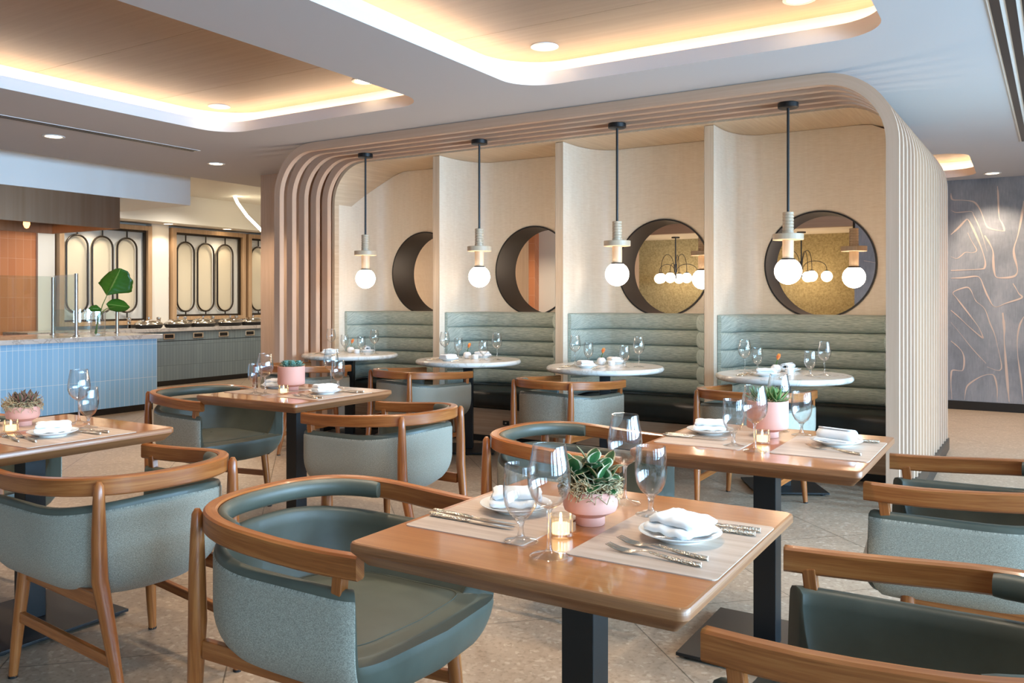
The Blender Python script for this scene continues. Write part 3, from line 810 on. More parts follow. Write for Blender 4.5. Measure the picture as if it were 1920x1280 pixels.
# glowing tube
s = MB(); p = [(-10.35, 8.70, 2.858), (-10.33, 8.74, 2.76), (-10.25, 8.86, 2.56), (-10.1, 9.07, 2.30), (-9.9, 9.33, 2.08), (-9.65, 9.6, 1.93), (-9.4, 9.85, 1.9)]
o = s; s.tube(p, .022, 10); tag(s.build('tube_light', 'tube', None), 'curved glowing white light tube hanging from the buffet ceiling', 'lamp')

# ceiling vents and downlights
def vent(x0, x1, y0, y1, label, n, rz=0):
    r = thing('ceiling_vent', label, 'vent', ((x0+x1)/2-rz*((y0+y1)/2-4.48), (y0+y1)/2, CEIL), rz); w = x1-x0
    s = MB(); hx, hy = w/2, (y1-y0)/2
    s.box(-hx, hx, -hy, hy, -.004, -.0005); s.build('frame', 'white_trim', r, smooth=0)
    for k in range(n):
        c = -hx+w*(k+.5)/n
        s = MB(); s.box(c-w/n*.32, c+w/n*.32, -hy+.02, hy-.02, -.0065, -.0042); s.build('slot', 'black_gloss', r, smooth=0)
vent(-6.66, -6.56, 1.5, 5.12, 'long thin slot vent in the ceiling beside the hood', 2)
vent(-.16, .16, 3.0, 8.6, 'wide linear slot vent in the ceiling beyond the slatted end', 5, -.0275)
def make_dl():
    r = thing('ceiling_downlight', 'x', 'downlight')
    s = MB(); s.lathe([(.088, 0), (.088, -.005), (.07, -.006), (.062, .0), (.062, -.002)], 24); s.build('trim_ring', 'white_trim', r)
    s = MB(); s.lathe([(.064, -.0028), (0, -.0028)], 24); s.build('lens', 'lens', r); return r
dl = Proto(make_dl())
for x, y, z, t in ((-2.576, 4.578, WOODZ, 'round downlight in the wood tray nearest the slatted slats'), (-1.02, 4.56, WOODZ, 'round downlight at the top edge of the wood tray over the round tables'),
                   (-5.647, 4.59, WOODZ, 'round downlight in the corner of the wood tray beside the hood'), (-4.105, 4.614, WOODZ, 'round downlight half cut by the edge of the hood side tray'),
                   (-7.056, 4.02, CEIL, 'small lit downlight in the white ceiling by the slot vent'), (-7.055, 5.695, CEIL, 'small lit downlight in the white ceiling by the beige column'), (-.32, 10.6, CEIL, 'small downlight in the ceiling in front of the blue mural'),
                   (-11.15, 8.12, 2.43, 'soffit downlight above the pilaster between the oval screens'), (-11.15, 9.22, 2.43, 'soffit downlight above the oval screen by the column')):
    dl.place((x, y, z), 0, t.replace('nearest', 'close to'), 'ceiling downlights')

# ------------------------------------------------------------------ chairs
def sgn(v): return -1 if v < 0 else 1
def plan(t, ax=None, b=.30, nf=12.0, nb=2.5):
    c, s_ = cos(t), sin(t); n = nf if c > 0 else nb
    if ax is None: ax = .335 if c > 0 else .30
    x, y = ax*sgn(c)*abs(c)**(2/n), b*sgn(s_)*abs(s_)**(2/n)
    if c > 0: x += .032*max(0, 1-(y/.29)**2)*sstep(.2, .6, c)
    return x, y
def sstep(a, b, x):
    x = max(0, min(1, (x-a)/(b-a))); return x*x*(3-2*x)
def rim(adeg):
    side = .618+.034*sstep(85, 180, adeg)
    return .446+(side-.446)*sstep(41.5, 48, adeg)
ZB, ZR = .335, .49
def kbowl(z, ks=.60):
    if z >= ZR: return 1-.012*(z-ZR)/.12*0
    q = (ZR-z)/(ZR-ZB); return ks+(1-ks)*max(0, 1-q**2.2)**(1/2.2)
ANG = [a for a in range(0, 37, 6)]+[38+.7*k for k in range(36)]+[a for a in range(66, 181, 6)]
ANG = sorted(set(ANG)); ANG = [-a for a in reversed(ANG) if 0 < a < 180]+ANG
def kx(q, x): return q if x <= 0 else 1-(1-q)*(1-.7*sstep(0, .16, x))
def make_chair():
    r = thing('dining_armchair', 'x', 'chair')
    # leather tub
    s = MB(); rows = []
    for a in ANG:
        t = math.radians(a); x, y = plan(t); h = rim(abs(a)); row = []
        zt = h-.014
        for k in range(12):
            z = ZB+(zt-ZB)*(k/11)**.8; q = kbowl(z); row.append((x*kx(q, x), y*q, z))
        for kk, dz in ((.985, -.004), (.955, 0), (.915, -.003), (.89, -.012)): row.append((x*kk, y*kk, max(h+dz, min(.4495, h+.004*(1-kk)*9))))
        zs = .452
        for k in range(1, 7):
            f = k/6; z0_ = max(h-.012, .4495); z = z0_+(zs-z0_)*f; q = .89-.10*f**2.2; row.append((x*q, y*q, z))
        for q, dz in ((.76, .001), (.70, .006), (.5, .012), (.25, .016), (.02, .017)): row.append((x*q, y*q, zs+dz))
        rows.append(row)
    rows.append(rows[0]); s.grid(rows, flip=True)
    s.cap([p[0] for p in rows[:-1]]); s.build('padded_seat', 'leather', r, smooth=60)
    # stitched seam line along the seat
    s = MB(); seam = []
    for a in range(-180, 181, 6):
        x, y = plan(math.radians(a)); seam.append((x*.745, y*.745, .4552))
    s.tube(seam, .0012, 5, False); s.build('seat_seam', 'leather', r)
    # woven outer shell
    s = MB(); rows = []; A = [a for a in ANG if abs(a) >= 46.5]; A = sorted(A, key=lambda a: a % 360)
    uvs = []; d = 0; prev = None
    for i, a in enumerate(A):
        t = math.radians(a); x, y = plan(t); h = rim(abs(a)); row = []; uv = []
        if prev: d += math.dist(prev, (x, y))
        prev = (x, y); o = 1.011 if 0 < i < len(A)-1 else 1.0
        zt = h-.026
        row.append((x*1.0, y*1.0, zt+.004)); uv.append((d, zt))
        for k in range(14):
            z = zt+(ZB+.004-zt)*(k/13)**1.2; q = kbowl(z)*o; row.append((x*kx(q, x), y*q, z if k < 13 else ZB-.002)); uv.append((d, zt-k*.03))
        row.append((x*.3, y*.3, ZB-.003)); uv.append((d, 0))
        rows.append(row); uvs.append(uv+[uv[0]])
    s.grid(rows, uvs=uvs, flip=False); s.build('woven_shell', 'sage', r, smooth=60)
    # bent rail
    path = [(.327, .282), (.24, .291), (.16, .298), (.08, .302)]
    path += [plan(math.radians(a), .318, .303) for a in range(90, 271, 5)]
    path += [(x, -y) for x, y in [(.08, .302), (.16, .298), (.24, .291), (.327, .282)]]
    P = [Vector((x, y, 0)) for x, y in path]; rows = []
    def zrail(p): return .702+.024*sstep(.25, -.30, p.x) if False else .702+.024*(1-sstep(-.30, .25, p.x))
    for i, p in enumerate(P):
        t = (P[min(i+1, len(P)-1)]-P[max(i-1, 0)]).normalized(); nrm = Vector((t.y, -t.x, 0)); z = zrail(p)
        # nrm points outwards or inwards consistently; widen slightly at the back
        hw, hh = .0155+.003*(1-sstep(-.3, 0, p.x)), .028
        c = .005
        sec = [(-hw+c, hh), (hw-c, hh), (hw, hh-c), (hw, -hh+c), (hw-c, -hh), (-hw+c, -hh), (-hw, -hh+c), (-hw, hh-c)]
        rows.append([tuple(p+nrm*a+Vector((0, 0, z-.028+b_))) for a, b_ in sec])
    s = MB(); s.grid(rows, True); s.cap(rows[0], 0, True); s.cap(rows[-1]); s.build('arm_rail', 'oak', r, smooth=40)
    # bolster
    rows = []
    BA = list(range(104, 257, 4))
    for i, a in enumerate(BA):
        x, y = plan(math.radians(a), .302-.012, .288-.012); zc = .70+.024*(1-sstep(-.30, .25, x))-.0265
        pv = Vector((x, y, 0)); t = Vector((*plan(math.radians(a+2), .29, .276), 0))-Vector((*plan(math.radians(a-2), .29, .276), 0)); t.normalize(); nrm = Vector((t.y, -t.x, 0))
        g = 1 if 0 < i < len(BA)-1 else .9
        rows.append([tuple(pv+nrm*(.017*g*cos(q))+Vector((0, 0, zc+.0265*g*sin(q)))) for q in (2*PI*k/12 for k in range(12))])
    s = MB(); s.grid(rows, True); s.cap(rows[0], 0, True); s.cap(rows[-1]); s.build('back_bolster', 'leather', r, smooth=50)
    for sg_ in (1, -1):
        s = MB(); s.beam((.264, .284*sg_, .59), (.272, .284*sg_, .66), .026, .030); s.build('arm_post', 'oak', r, smooth=0, bevel=.003)
        # rear leg
        z = [0, .02, .25, .42, .55, .66, .705, .718]; rr = [.0135, .014, .021, .0245, .022, .0175, .0145, .007]
        pts = []
        for q in z:
            f = q/.718
            pts.append((-.352+.073*sstep(0, .45, q)-.001, sg_*(.205+.036*sstep(0, .5, q)), q))
        s = MB(); s.tube(pts, rr, 12); lg = s.build('rear_leg', 'oak', r, smooth=50)
        s = MB(); s.tube([(pts[0][0], pts[0][1], 0), (pts[0][0], pts[0][1], .008)], .0145, 10); s.build('foot_glide', 'black_metal', lg)
        pts = [(.228, .255*sg_, 0), (.222, .246*sg_, .12), (.206, .222*sg_, .40)]
        s = MB(); s.tube(pts, [.014, .018, .0225], 12); lg = s.build('front_leg', 'oak', r, smooth=50)
        s = MB(); s.tube([(pts[0][0], pts[0][1], 0), (pts[0][0], pts[0][1], .008)], .0150, 10); s.build('foot_glide', 'black_metal', lg)
        s = MB(); s.beam((.215, .238*sg_, .205), (-.315, .223*sg_, .175), .019, .034); s.build('stretcher', 'oak', r, smooth=0, bevel=.003)
        s = MB(); s.beam((.20, .218*sg_, .352), (-.27, .225*sg_, .345), .022, .05); s.build('apron', 'oak', r, smooth=0, bevel=.003)
    s = MB(); s.beam((.205, -.20, .345), (.205, .20, .345), .022, .045); s.build('apron', 'oak', r, smooth=0, bevel=.003)
    return r
chp = Proto(make_chair())
CH = [
 (-1.590, 1.690, 0, 'sage armchair turned side-on, its bent arm tucked under the front oak table corner', 'a'),
 (-.150, 1.695, PI, 'armchair showing dark leather inside, opposite side of the front oak table, cut by frame', 'a'),
 (-1.575, 3.06, 0, 'armchair tucked behind the wine glasses, on column side of the oak table with pointed succulents', 'a'),
 (-.105, 3.09, PI, 'armchair with bluish woven back at the oak table close to the slatted end', 'a'),
 (-4.22, 3.37, math.radians(-4), 'armchair with leather seat showing, between the blue counter and the rosette pot table', 'a'),
 (-2.79, 3.33, PI, 'armchair seen from behind at the rosette pot table, two oak back legs showing', 'a'),
 (-2.665, 1.76, math.radians(177), 'big armchair seen from behind at the front corner by the purple succulent table', 'a'),
 (-4.02, 1.86, 0, 'armchair mostly hidden beneath the table with purple succulents', 'a'),
 (-5.36, 5.20, math.radians(82), 'armchair behind the rosette pot, facing the round table by the beige column', 'b'),
 (-4.125, 5.27, math.radians(78), 'armchair seen from behind at the second round table from the beige column', 'b'),
 (-2.765, 5.21, math.radians(83), 'armchair seen from behind at the second round table from the slatted end', 'b'),
 (-1.455, 5.22, math.radians(84), 'armchair behind the pointed succulents, at the round table by the slatted end', 'b')]
for x, y, rz, lab, g in CH:
    chp.place((x, y, 0), rz, lab, 'armchairs at the oak tables' if g == 'a' else 'armchairs at the round tables')

# ------------------------------------------------------------------ tables
def square_prof(hx, r, n=5):
    return rrect(-hx, hx, -hx, hx, r, n)
def make_square():
    r = thing('dining_table', 'x', 'table')
    s = MB(); H = .381
    lev = [(.000, .698, .030), (0, .7295, .0), (0, .744, 0), (0, .7485, .0025), (0, .75, .007)]
    rows = []
    for _, z, ins in [(0, .697, .033)]+lev[:]:
        rows.append([(x, y, z) for x, y in rrect(-H+ins, H-ins, -H+ins, H-ins, max(.006, .02-ins*.4), 5)])
    n = len(rows[0]); uvs = []
    for i, rr_ in enumerate(rows):
        d = 0; u = []
        for j, p in enumerate(rr_):
            if j: d += math.dist(p, rr_[j-1])
            u.append((d, p[2]+i*.002))
        u.append((d+.01, p[2])); uvs.append(u)
    s.grid(rows, True, uvs=uvs, m=0); s.cap(rows[0], 0, True)
    b = len(s.v); s.v.extend(rows[-1]); s.face(list(range(b, b+n)), [(p[0], p[1]) for p in rows[-1]], 1)
    s.build('tabletop', ['table_edge', 'table'], r, smooth=35)
    s = MB(); s.box(-.04, .04, -.04, .04, .022, .69); s.build('column', 'black_metal', r, smooth=0, bevel=.002)
    s = MB(); s.box(-.10, .10, -.10, .10, .682, .6965); s.build('mounting_plate', 'black_metal', r, smooth=0)
    s = MB(); s.box(-.255, .255, -.255, .255, .010, .022); bp = s.build('base_plate', 'black_metal', r, smooth=0, bevel=.002)
    for x in (-.22, .22):
        for y in (-.22, .22):
            s = MB(); s.lathe([(0, .0), (.018, 0), (.018, .0099), (0, .0099)], 12, (x, y, 0)); s.build('glide', 'black_gloss', bp)
    return r
sq = Proto(make_square())
FG, MR, ML, LT = (-.864, 1.725), (-.805, 3.085), (-3.495, 3.37), (-3.35, 1.815)
TN = {'FG': 'the front oak table', 'MR': 'the oak table by the slatted end', 'ML': 'the rosette pot oak table', 'LT': 'the purple succulent oak table'}
sq.place((*FG, 0), 0, 'square oak table at the front with a low bowl of cream-edged leaves', 'square oak tables')
sq.place((*MR, 0), 0, 'square oak table by the slatted end holding a pot of pointed succulents', 'square oak tables')
sq.place((*ML, 0), 0, 'square oak table holding a round pink pot of grey-green rosettes', 'square oak tables')
sq.place((*LT, 0), 0, 'square oak table cut by the frame, holding a bowl of purple succulents', 'square oak tables')
RT = .767
def make_round():
    r = thing('round_table', 'x', 'table')
    s = MB(); R = .445
    s.lathe([(0, RT-.04), (R-.03, RT-.04), (R-.012, RT-.036), (R-.002, RT-.026), (R, RT-.016), (R-.004, RT-.006), (R-.012, RT), (0, RT)], 72); s.build('marble_top', 'marble', r)
    s = MB(); s.box(-.04, .04, -.04, .04, .022, RT-.041); s.build('column', 'black_metal', r, smooth=0, bevel=.002)
    s = MB(); s.box(-.235, .235, -.235, .235, .010, .022); bp = s.build('base_plate', 'black_metal', r, smooth=0, bevel=.002)
    for x in (-.2, .2):
        for y in (-.2, .2):
            s = MB(); s.lathe([(0, .0), (.018, 0), (.018, .0099), (0, .0099)], 12, (x, y, 0)); s.build('glide', 'black_gloss', bp)
    return r
rp = Proto(make_round())
RC = [(-5.40, 5.88), (-4.02, 5.83), (-2.73, 5.785), (-1.40, 5.775)]
RN = ['the round table by the beige column', 'the second round table from the column', 'the second round table from the slatted end', 'the round table by the slatted end']
RN2 = ['by the beige column', 'second from the beige column', 'second from the slatted end', 'by the slatted end']
for (x, y), nme in zip(RC, RN2): rp.place((x, y, 0), math.radians(28), 'round white marble table on a black post, '+nme, 'round marble tables')

# ------------------------------------------------------------------ tableware
def make_wine():
    r = thing('wine_glass', 'x', 'wine glass')
    s = MB()
    s.lathe([(.039, 0), (.0402, .0010), (.0395, .0022), (.036, .0032), (.018, .0075), (.008, .012)], 40); s.build('foot', 'glass', r, smooth=60)
    s = MB(); s.lathe([(0, .0115), (.008, .012), (.0048, .020), (.0042, .05), (.0044, .085), (.006, .094), (.012, .100), (0, .1005)], 28); s.build('stem', 'stem_glass', r, smooth=60)
    s = MB(); s.lathe([(.004, .0975), (.012, .100), (.024, .107), (.036, .121), (.043, .140), (.0445, .158), (.0415, .185), (.0365, .21), (.0338, .2255), (.0333, .2268), (.0322, .2268), (.0318, .2255), (.0352, .209), (.0402, .184), (.0432, .158), (.0418, .141), (.035, .123), (.023, .1095), (.004, .1025)], 36)
    s.build('bowl', 'glass', r, smooth=60); return r
def make_goblet():
    r = thing('water_goblet', 'x', 'goblet')
    s = MB()
    s.lathe([(.0365, 0), (.0377, .0010), (.037, .0022), (.034, .0032), (.016, .007), (.0085, .012)], 40); s.build('foot', 'glass', r, smooth=60)
    s = MB(); s.lathe([(0, .0115), (.0085, .012), (.0062, .022), (.0062, .034), (.0085, .043), (.013, .050), (0, .0505)], 28); s.build('stem', 'stem_glass', r, smooth=60)
    s = MB(); s.lathe([(.004, .046), (.013, .050), (.025, .060), (.0345, .078), (.0385, .100), (.0388, .12), (.037, .145), (.0355, .1655), (.035, .1668), (.034, .1668), (.0335, .1655), (.0357, .144), (.0375, .12), (.0372, .101), (.033, .08), (.024, .0625), (.004, .052)], 36)
    s.build('bowl', 'glass', r, smooth=60); return r
wine, gob = Proto(make_wine()), Proto(make_goblet())
WG, GG = 'stemmed wine glasses', 'short water goblets'
Z = .7503
def w_(x, y, t, z=Z): wine.place((x, y, z), random.random(), t, WG)
def g_(x, y, t, z=Z): gob.place((x, y, z), random.random(), t, GG)
w_(-.824, 1.483, 'tall wine glass standing closest to the camera on the front oak table')
g_(-.927, 1.543, 'short goblet beside the candle and wine glass on the front oak table')
w_(-.875, 1.974, 'tall wine glass behind the bowl of cream-edged leaves on the front oak table')
g_(-.772, 1.895, 'short goblet between the leaf bowl and folded napkin on the front oak table')
w_(-.795, 2.882, 'tall wine glass in front of the pointed succulents by its candle')
g_(-.888, 2.947, 'short goblet beside the napkin plate, in front of the pointed succulent pot')
w_(-.835, 3.37, 'tall wine glass standing behind the pointed succulent pot')
g_(-.735, 3.315, 'short goblet on the slatted side of the pointed succulent pot')
w_(-3.552, 3.193, 'tall wine glass before the rosette pot, blue counter side')
g_(-3.645, 3.205, 'short goblet nearest the table edge before the rosette pot'.replace('nearest', 'close to'))
w_(-3.55, 3.70, 'tall wine glass behind the napkin plate, on booth side of the rosette pot')
g_(-3.44, 3.645, 'short goblet behind the napkin plate, on booth side of the rosette pot')
w_(-3.40, 2.045, 'tall wine glass beside the purple succulent bowl')
g_(-3.235, 1.985, 'short goblet beside the knives on the purple succulent table')
for i, (cx, cy) in enumerate(RC):
    z = RT+.0003
    w_(cx-.27, cy+.03, 'wine glass on the column side of '+RN[i], z)
    g_(cx-.22, cy+.165, 'goblet on the column side of '+RN[i], z)
    g_(cx+.185, cy-.05, 'goblet on the slatted side of '+RN[i], z)
    w_(cx+.255, cy+.05, 'wine glass on the slatted side of '+RN[i], z)

# placemats
def make_mat():
    s = MB(); p = rrect(-.158, .158, -.213, .213, .012, 4)
    s.grid([[(x, y, 0) for x, y in p], [(x, y, .0022) for x, y in p]], True); s.cap([(x, y, .0022) for x, y in p])
    return tag(s.build('placemat', 'mat', smooth=0), 'x', 'placemat', 'placemats on the oak tables')
pm = Proto(make_mat())
MZ = .7501
for c, k, n in ((FG, 'FG', 'front oak table'), (MR, 'MR', 'oak table by the slatted end'), (ML, 'ML', 'rosette pot oak table'), (LT, 'LT', 'purple succulent oak table')):
    pm.place((c[0]-.20, c[1]+.0, MZ), 0, 'taupe placemat on the counter side of the '+n)
    pm.place((c[0]+.218, c[1]+.0, MZ), 0, 'taupe placemat on the window side of the '+n)
# plates and napkins
def make_plate():
    r = thing('side_plate', 'x', 'plate')
    s = MB(); s.lathe([(0, 0), (.048, 0), (.05, .004), (.075, .012), (.0885, .0185), (.0895, .0198), (.0885, .0206), (.074, .0150), (.055, .0085), (0, .0075)], 44); s.build('dish', 'porcelain', r, smooth=50)
    return r
pl = Proto(make_plate())
def sgn2(v): return -1 if v < 0 else 1
def make_napkin(style):
    s = MB()
    if style == 'fold':          # soft folded linen, two thick folds
        def pillow(c, lx, ly, lz, rot, ph):
            rows = []; n = 22
            for i in range(15):
                u = -1+2*i/14; e = max(0, 1-abs(u)**7)**(1/7) if abs(u) < 1 else 0
                row = []
                for j in range(n):
                    a = 2*PI*j/n; cy = sgn2(cos(a))*abs(cos(a))**.42; cz = sgn2(sin(a))*abs(sin(a))**.75
                    x, y = u*lx/2, cy*ly/2*(.86+.14*e)
                    z = cz*lz/2*(.55+.45*e)+.0016*sin(7*u+ph)*cos(3*cy)+.0014*sin(11*u*cy+ph)
                    x += .003*sin(4*cy+ph)
                    row.append((c[0]+x*cos(rot)-y*sin(rot), c[1]+x*sin(rot)+y*cos(rot), c[2]+z))
                rows.append(row)
            s.grid(rows, True); s.cap(rows[0], 0, True); s.cap(rows[-1])
        pillow((0, 0, .0105), .122, .118, .019, 0, .4)
        pillow((.004, .007, .0275), .118, .098, .020, .05, 2.1)
    else:                        # rolled linen
        sp = []
        for k in range(46):
            a = k/45*2*PI*2.3; rr = .008+.0105*k/45*1.6
            sp.append((rr*cos(a)*1.25, rr*sin(a)*.8))
        rows = []
        for i in range(7):
            y = (i/6-.5)*.135
            rows.append([(x*(1+.05*sin(i*2)), y+.004*sin(x*90), z+.023) for x, z in sp])
        s.grid(rows)
        s.box(-.045, .035, -.062, .062, .001, .009)
    o = s.build('folded_napkin', 'linen', None, smooth=50)
    if style == 'roll':
        sd = o.modifiers.new('t', 'SOLIDIFY'); sd.thickness = .003
    return tag(o, 'x', 'napkin', 'white napkins')
nf, nr = Proto(make_napkin('fold')), Proto(make_napkin('roll'))
PZ = .7524
def setp(x, y, rz, lab, np_=None, z=PZ, dz=.0145):
    pl.place((x, y, z), 0, 'white side plate '+lab, 'white side plates')
    (np_ or nf).place((x, y, z+dz), rz, 'folded white napkin '+lab, 'white napkins')
setp(-1.07, 1.758, .5, 'by the knives on the counter side of the front oak table')
setp(-.640, 1.735, -.35, 'by the forks on the window side of the front oak table')
setp(-1.045, 3.165, .25, 'behind the goblet at the oak table by the slatted end')
setp(-.578, 3.150, 1.25, 'by the slatted post at the oak table by the slatted end', nr)
setp(-3.765, 3.47, .35, 'on the counter side of the rosette pot table')
setp(-3.305, 3.40, 1.15, 'on the booth side of the rosette pot table')
setp(-3.655, 1.76, .3, 'cut by the frame on the purple succulent table')
setp(-3.165, 1.80, 1.0, 'beside the fork on the purple succulent table')
for i, (cx, cy) in enumerate(RC):
    setp(cx-.06, cy-.20, .3+i, 'on the chair side of '+RN[i], None, RT+.0003)
    setp(cx-.03, cy+.26, .9+i*.7, 'on the banquette side of '+RN[i], nr if i in (0, 3) else None, RT+.0003)

# cutlery
def make_knife():
    r = thing('table_knife', 'x', 'knife')
    s = MB(); L = .105
    s.tube([(-.115, 0, .006), (-.10, 0, .006), (-.06, 0, .0058), (-.012, 0, .0052), (0, 0, .005)], [.0048, .0058, .0052, .0045, .0036], 8); s.build('handle', 'hammered', r)
    s = MB(); bl = [(-.002, -.004), (.02, -.0075), (.09, -.008), (.112, -.004), (.122, .003), (.118, .0045), (0, .0045)]
    s.cap([(x, y, .0062) for x, y in bl]); s.cap([(x, y, .0046) for x, y in bl], 0, True); s.grid([[(x, y, .0046) for x, y in bl], [(x, y, .0062) for x, y in bl]], True)
    s.build('blade', 'cutlery', r, smooth=0); return r
def make_fork():
    r = thing('table_fork', 'x', 'fork')
    s = MB(); s.tube([(-.115, 0, .0048), (-.10, 0, .0048), (-.05, 0, .0055), (-.005, 0, .0095)], [.0042, .0052, .0046, .003], 8); s.build('handle', 'hammered', r)
    s = MB(); rows = []
    for x, w, z in ((-.008, .0028, .0092), (.01, .003, .0095), (.022, .006, .006), (.034, .0105, .003), (.046, .0115, .0026), (.05, .0115, .0028)):
        rows.append([(x, -w, z), (x, w, z), (x, w, z+.0018), (x, -w, z+.0018)])
    s.grid(rows, True); s.cap(rows[-1]); s.cap(rows[0], 0, True)
    for k in range(4):
        y = -.0096+.0064*k
        s.tube([(.049, y, .0037), (.07, y, .0050), (.094, y*.92, .0115)], [.0019, .0017, .0009], 6)
    s.build('tines', 'cutlery', r, smooth=50); return r
kn, fk = Proto(make_knife()), Proto(make_fork())
def cut(P, a, b, lab, g, z=.7523):
    """handle end a, tip end b"""
    L = math.hypot(b[0]-a[0], b[1]-a[1]); an = math.atan2(b[1]-a[1], b[0]-a[0])
    o = P.place((a[0]+.115*cos(an), a[1]+.115*sin(an), z), an, lab, g)
KG, FGp = 'table knives', 'table forks'
cut(kn, (-1.218, 1.606), (-.98, 1.602), 'outer knife on the counter side of the front oak table', KG)
cut(kn, (-1.229, 1.636), (-.99, 1.630), 'inner knife beside the plate, counter side of the front oak table', KG)
cut(fk, (-.538, 1.617), (-.77, 1.652), 'inner fork in front of the napkin plate on the front oak table', FGp)
cut(fk, (-.536, 1.570), (-.75, 1.590), 'outer fork in front of the napkin plate on the front oak table', FGp)
cut(kn, (-.504, 1.872), (-.74, 1.862), 'outer knife sticking out behind the napkin plate on the front oak table', KG)
cut(kn, (-.506, 1.838), (-.74, 1.834), 'inner knife sticking out behind the napkin plate on the front oak table', KG)
cut(kn, (-1.178, 3.012), (-.945, 3.020), 'outer knife before the goblet, oak table by the slatted end', KG)
cut(kn, (-1.178, 3.040), (-.945, 3.046), 'inner knife before the goblet, oak table by the slatted end', KG)
cut(fk, (-.468, 2.975), (-.705, 3.075), 'fork lying in front of the rolled napkin by the slatted end', FGp)
cut(kn, (-.452, 3.262), (-.69, 3.262), 'knife showing behind the rolled napkin by the slatted end', KG)
cut(kn, (-3.99, 3.335), (-3.76, 3.322), 'knife at the counter side edge of the rosette pot table', KG)
cut(fk, (-3.155, 3.225), (-3.39, 3.262), 'inner fork in front of the plate on the rosette pot table', FGp)
cut(fk, (-3.165, 3.195), (-3.38, 3.225), 'outer fork in front of the plate on the rosette pot table', FGp)
cut(kn, (-3.145, 3.535), (-3.37, 3.53), 'outer knife behind the plate on the rosette pot table', KG)
cut(kn, (-3.165, 3.505), (-3.38, 3.50), 'inner knife behind the plate on the rosette pot table', KG)
cut(fk, (-3.125, 1.652), (-3.34, 1.70), 'outer fork beside the candle on the purple succulent table', FGp)
cut(fk, (-3.065, 1.682), (-3.29, 1.725), 'inner fork beside the plate on the purple succulent table', FGp)
cut(kn, (-3.035, 1.945), (-3.27, 1.93), 'outer knife behind the plate on the purple succulent table', KG)
cut(kn, (-3.025, 1.905), (-3.26, 1.89), 'inner knife behind the plate on the purple succulent table', KG)
for i, (cx, cy) in enumerate(RC):
    z = RT+.0003
    cut(fk, (cx-.23, cy-.30), (cx-.20, cy-.08), 'outer fork on the chair side of '+RN[i], FGp, z)
    cut(fk, (cx-.195, cy-.31), (cx-.165, cy-.09), 'inner fork on the chair side of '+RN[i], FGp, z)
    cut(kn, (cx+.055, cy-.33), (cx+.075, cy-.10), 'knife on the chair side of '+RN[i], KG, z)

# votives
def make_votive():
    r = thing('votive_candle', 'x', 'candle')
    s = MB(); n = 48
    def ring(R, z, rib=.0009): return [((R+rib*cos(k*PI))*cos(2*PI*k/n), (R+rib*cos(k*PI))*sin(2*PI*k/n), z) for k in range(n)]
    s.grid([ring(.001, .001, 0), ring(.024, .001, 0), ring(.0255, .004), ring(.0265, .048), ring(.0255, .049, 0), ring(.024, .047, 0), ring(.0225, .008, 0), ring(.001, .008, 0)], True)
    s.build('ribbed_cup', 'votive', r, smooth=20)
    s = MB(); s.lathe([(0, .0085), (.0195, .0085), (.0195, .028), (0, .0275)], 24); s.build('wax', 'wax', r)
    s = MB(); s.lathe([(0, .0277), (.0028, .032), (.0035, .036), (.0022, .042), (0, .048)], 12); s.build('flame', 'flame', r); return r
vt = Proto(make_votive())
vt.place((-.872, 1.622, Z), 0, 'lit ribbed glass votive between wine glass and leaf bowl', 'votive candles')
vt.place((-.815, 3.055, Z), 0, 'lit votive in front of the pointed succulent pot', 'votive candles')
vt.place((-3.497, 3.275, Z), 0, 'lit votive in front of the rosette pot', 'votive candles')
vt.place((-3.395, 1.765, Z), 0, 'lit votive in front of the purple succulent bowl', 'votive candles')
def make_small():
    r = thing('votive_cup', 'x', 'candle')
    s = MB(); s.lathe([(0, .0), (.024, 0), (.028, .006), (.028, .036), (.025, .036), (.024, .01), (0, .009)], 24); s.build('cup', 'porcelain', r)
    s = MB(); s.lathe([(0, .0095), (.0235, .0095), (.024, .027), (0, .026)], 20); s.build('wax', 'wax', r); return r
sv = Proto(make_small())
# bud vases
def make_bud():
    r = thing('bud_vase', 'x', 'vase')
    s = MB(); s.lathe([(0, 0), (.016, 0), (.028, .007), (.0345, .02), (.0355, .032), (.031, .046), (.02, .056), (.012, .058), (.010, .056), (0, .05)], 24); s.build('vase_body', 'porcelain', r, smooth=60)
    s = MB(); s.tube([(0, 0, .05), (.004, 0, .07), (.012, 0, .092)], .0028, 6)
    for a in (.5, 3.4):
        rows = []; uvs = []
        for i in range(7):
            u = i/6; w = .007*sin(PI*u*.93+.12)
            c = Vector((.004+.03*u*cos(a), .03*u*sin(a), .056+.045*u-.02*u*u))
            rows.append([c+Vector((-sin(a)*w, cos(a)*w, 0)), c+Vector((0, 0, -.001)), c+Vector((sin(a)*w, -cos(a)*w, 0))])
        s.grid(rows)
    s.build('stem', 'stem', r)
    s = MB()
    for k in range(5):
        a = 2*PI*k/5; rows = []; uvs = []
        for i in range(8):
            u = i/7; w = .0125*sin(PI*(.12+.84*u))**.8; rad = .0135*sin(PI*(.1+.72*u))
            row = []; uv = []
            for j in (-1, -.5, 0, .5, 1):
                q = a+j*w/max(rad, .005)*.62
                row.append((.012+.012*u+rad*cos(q), rad*sin(q), .090+.044*u)); uv.append((u, j))
            rows.append(row); uvs.append(uv+[uv[0]])
        s.grid(rows, uvs=uvs)
    o = s.build('tulip_flower', 'tulip', r, smooth=60); sd = o.modifiers.new('t', 'SOLIDIFY'); sd.thickness = .0012
    return r
bud = Proto(make_bud())
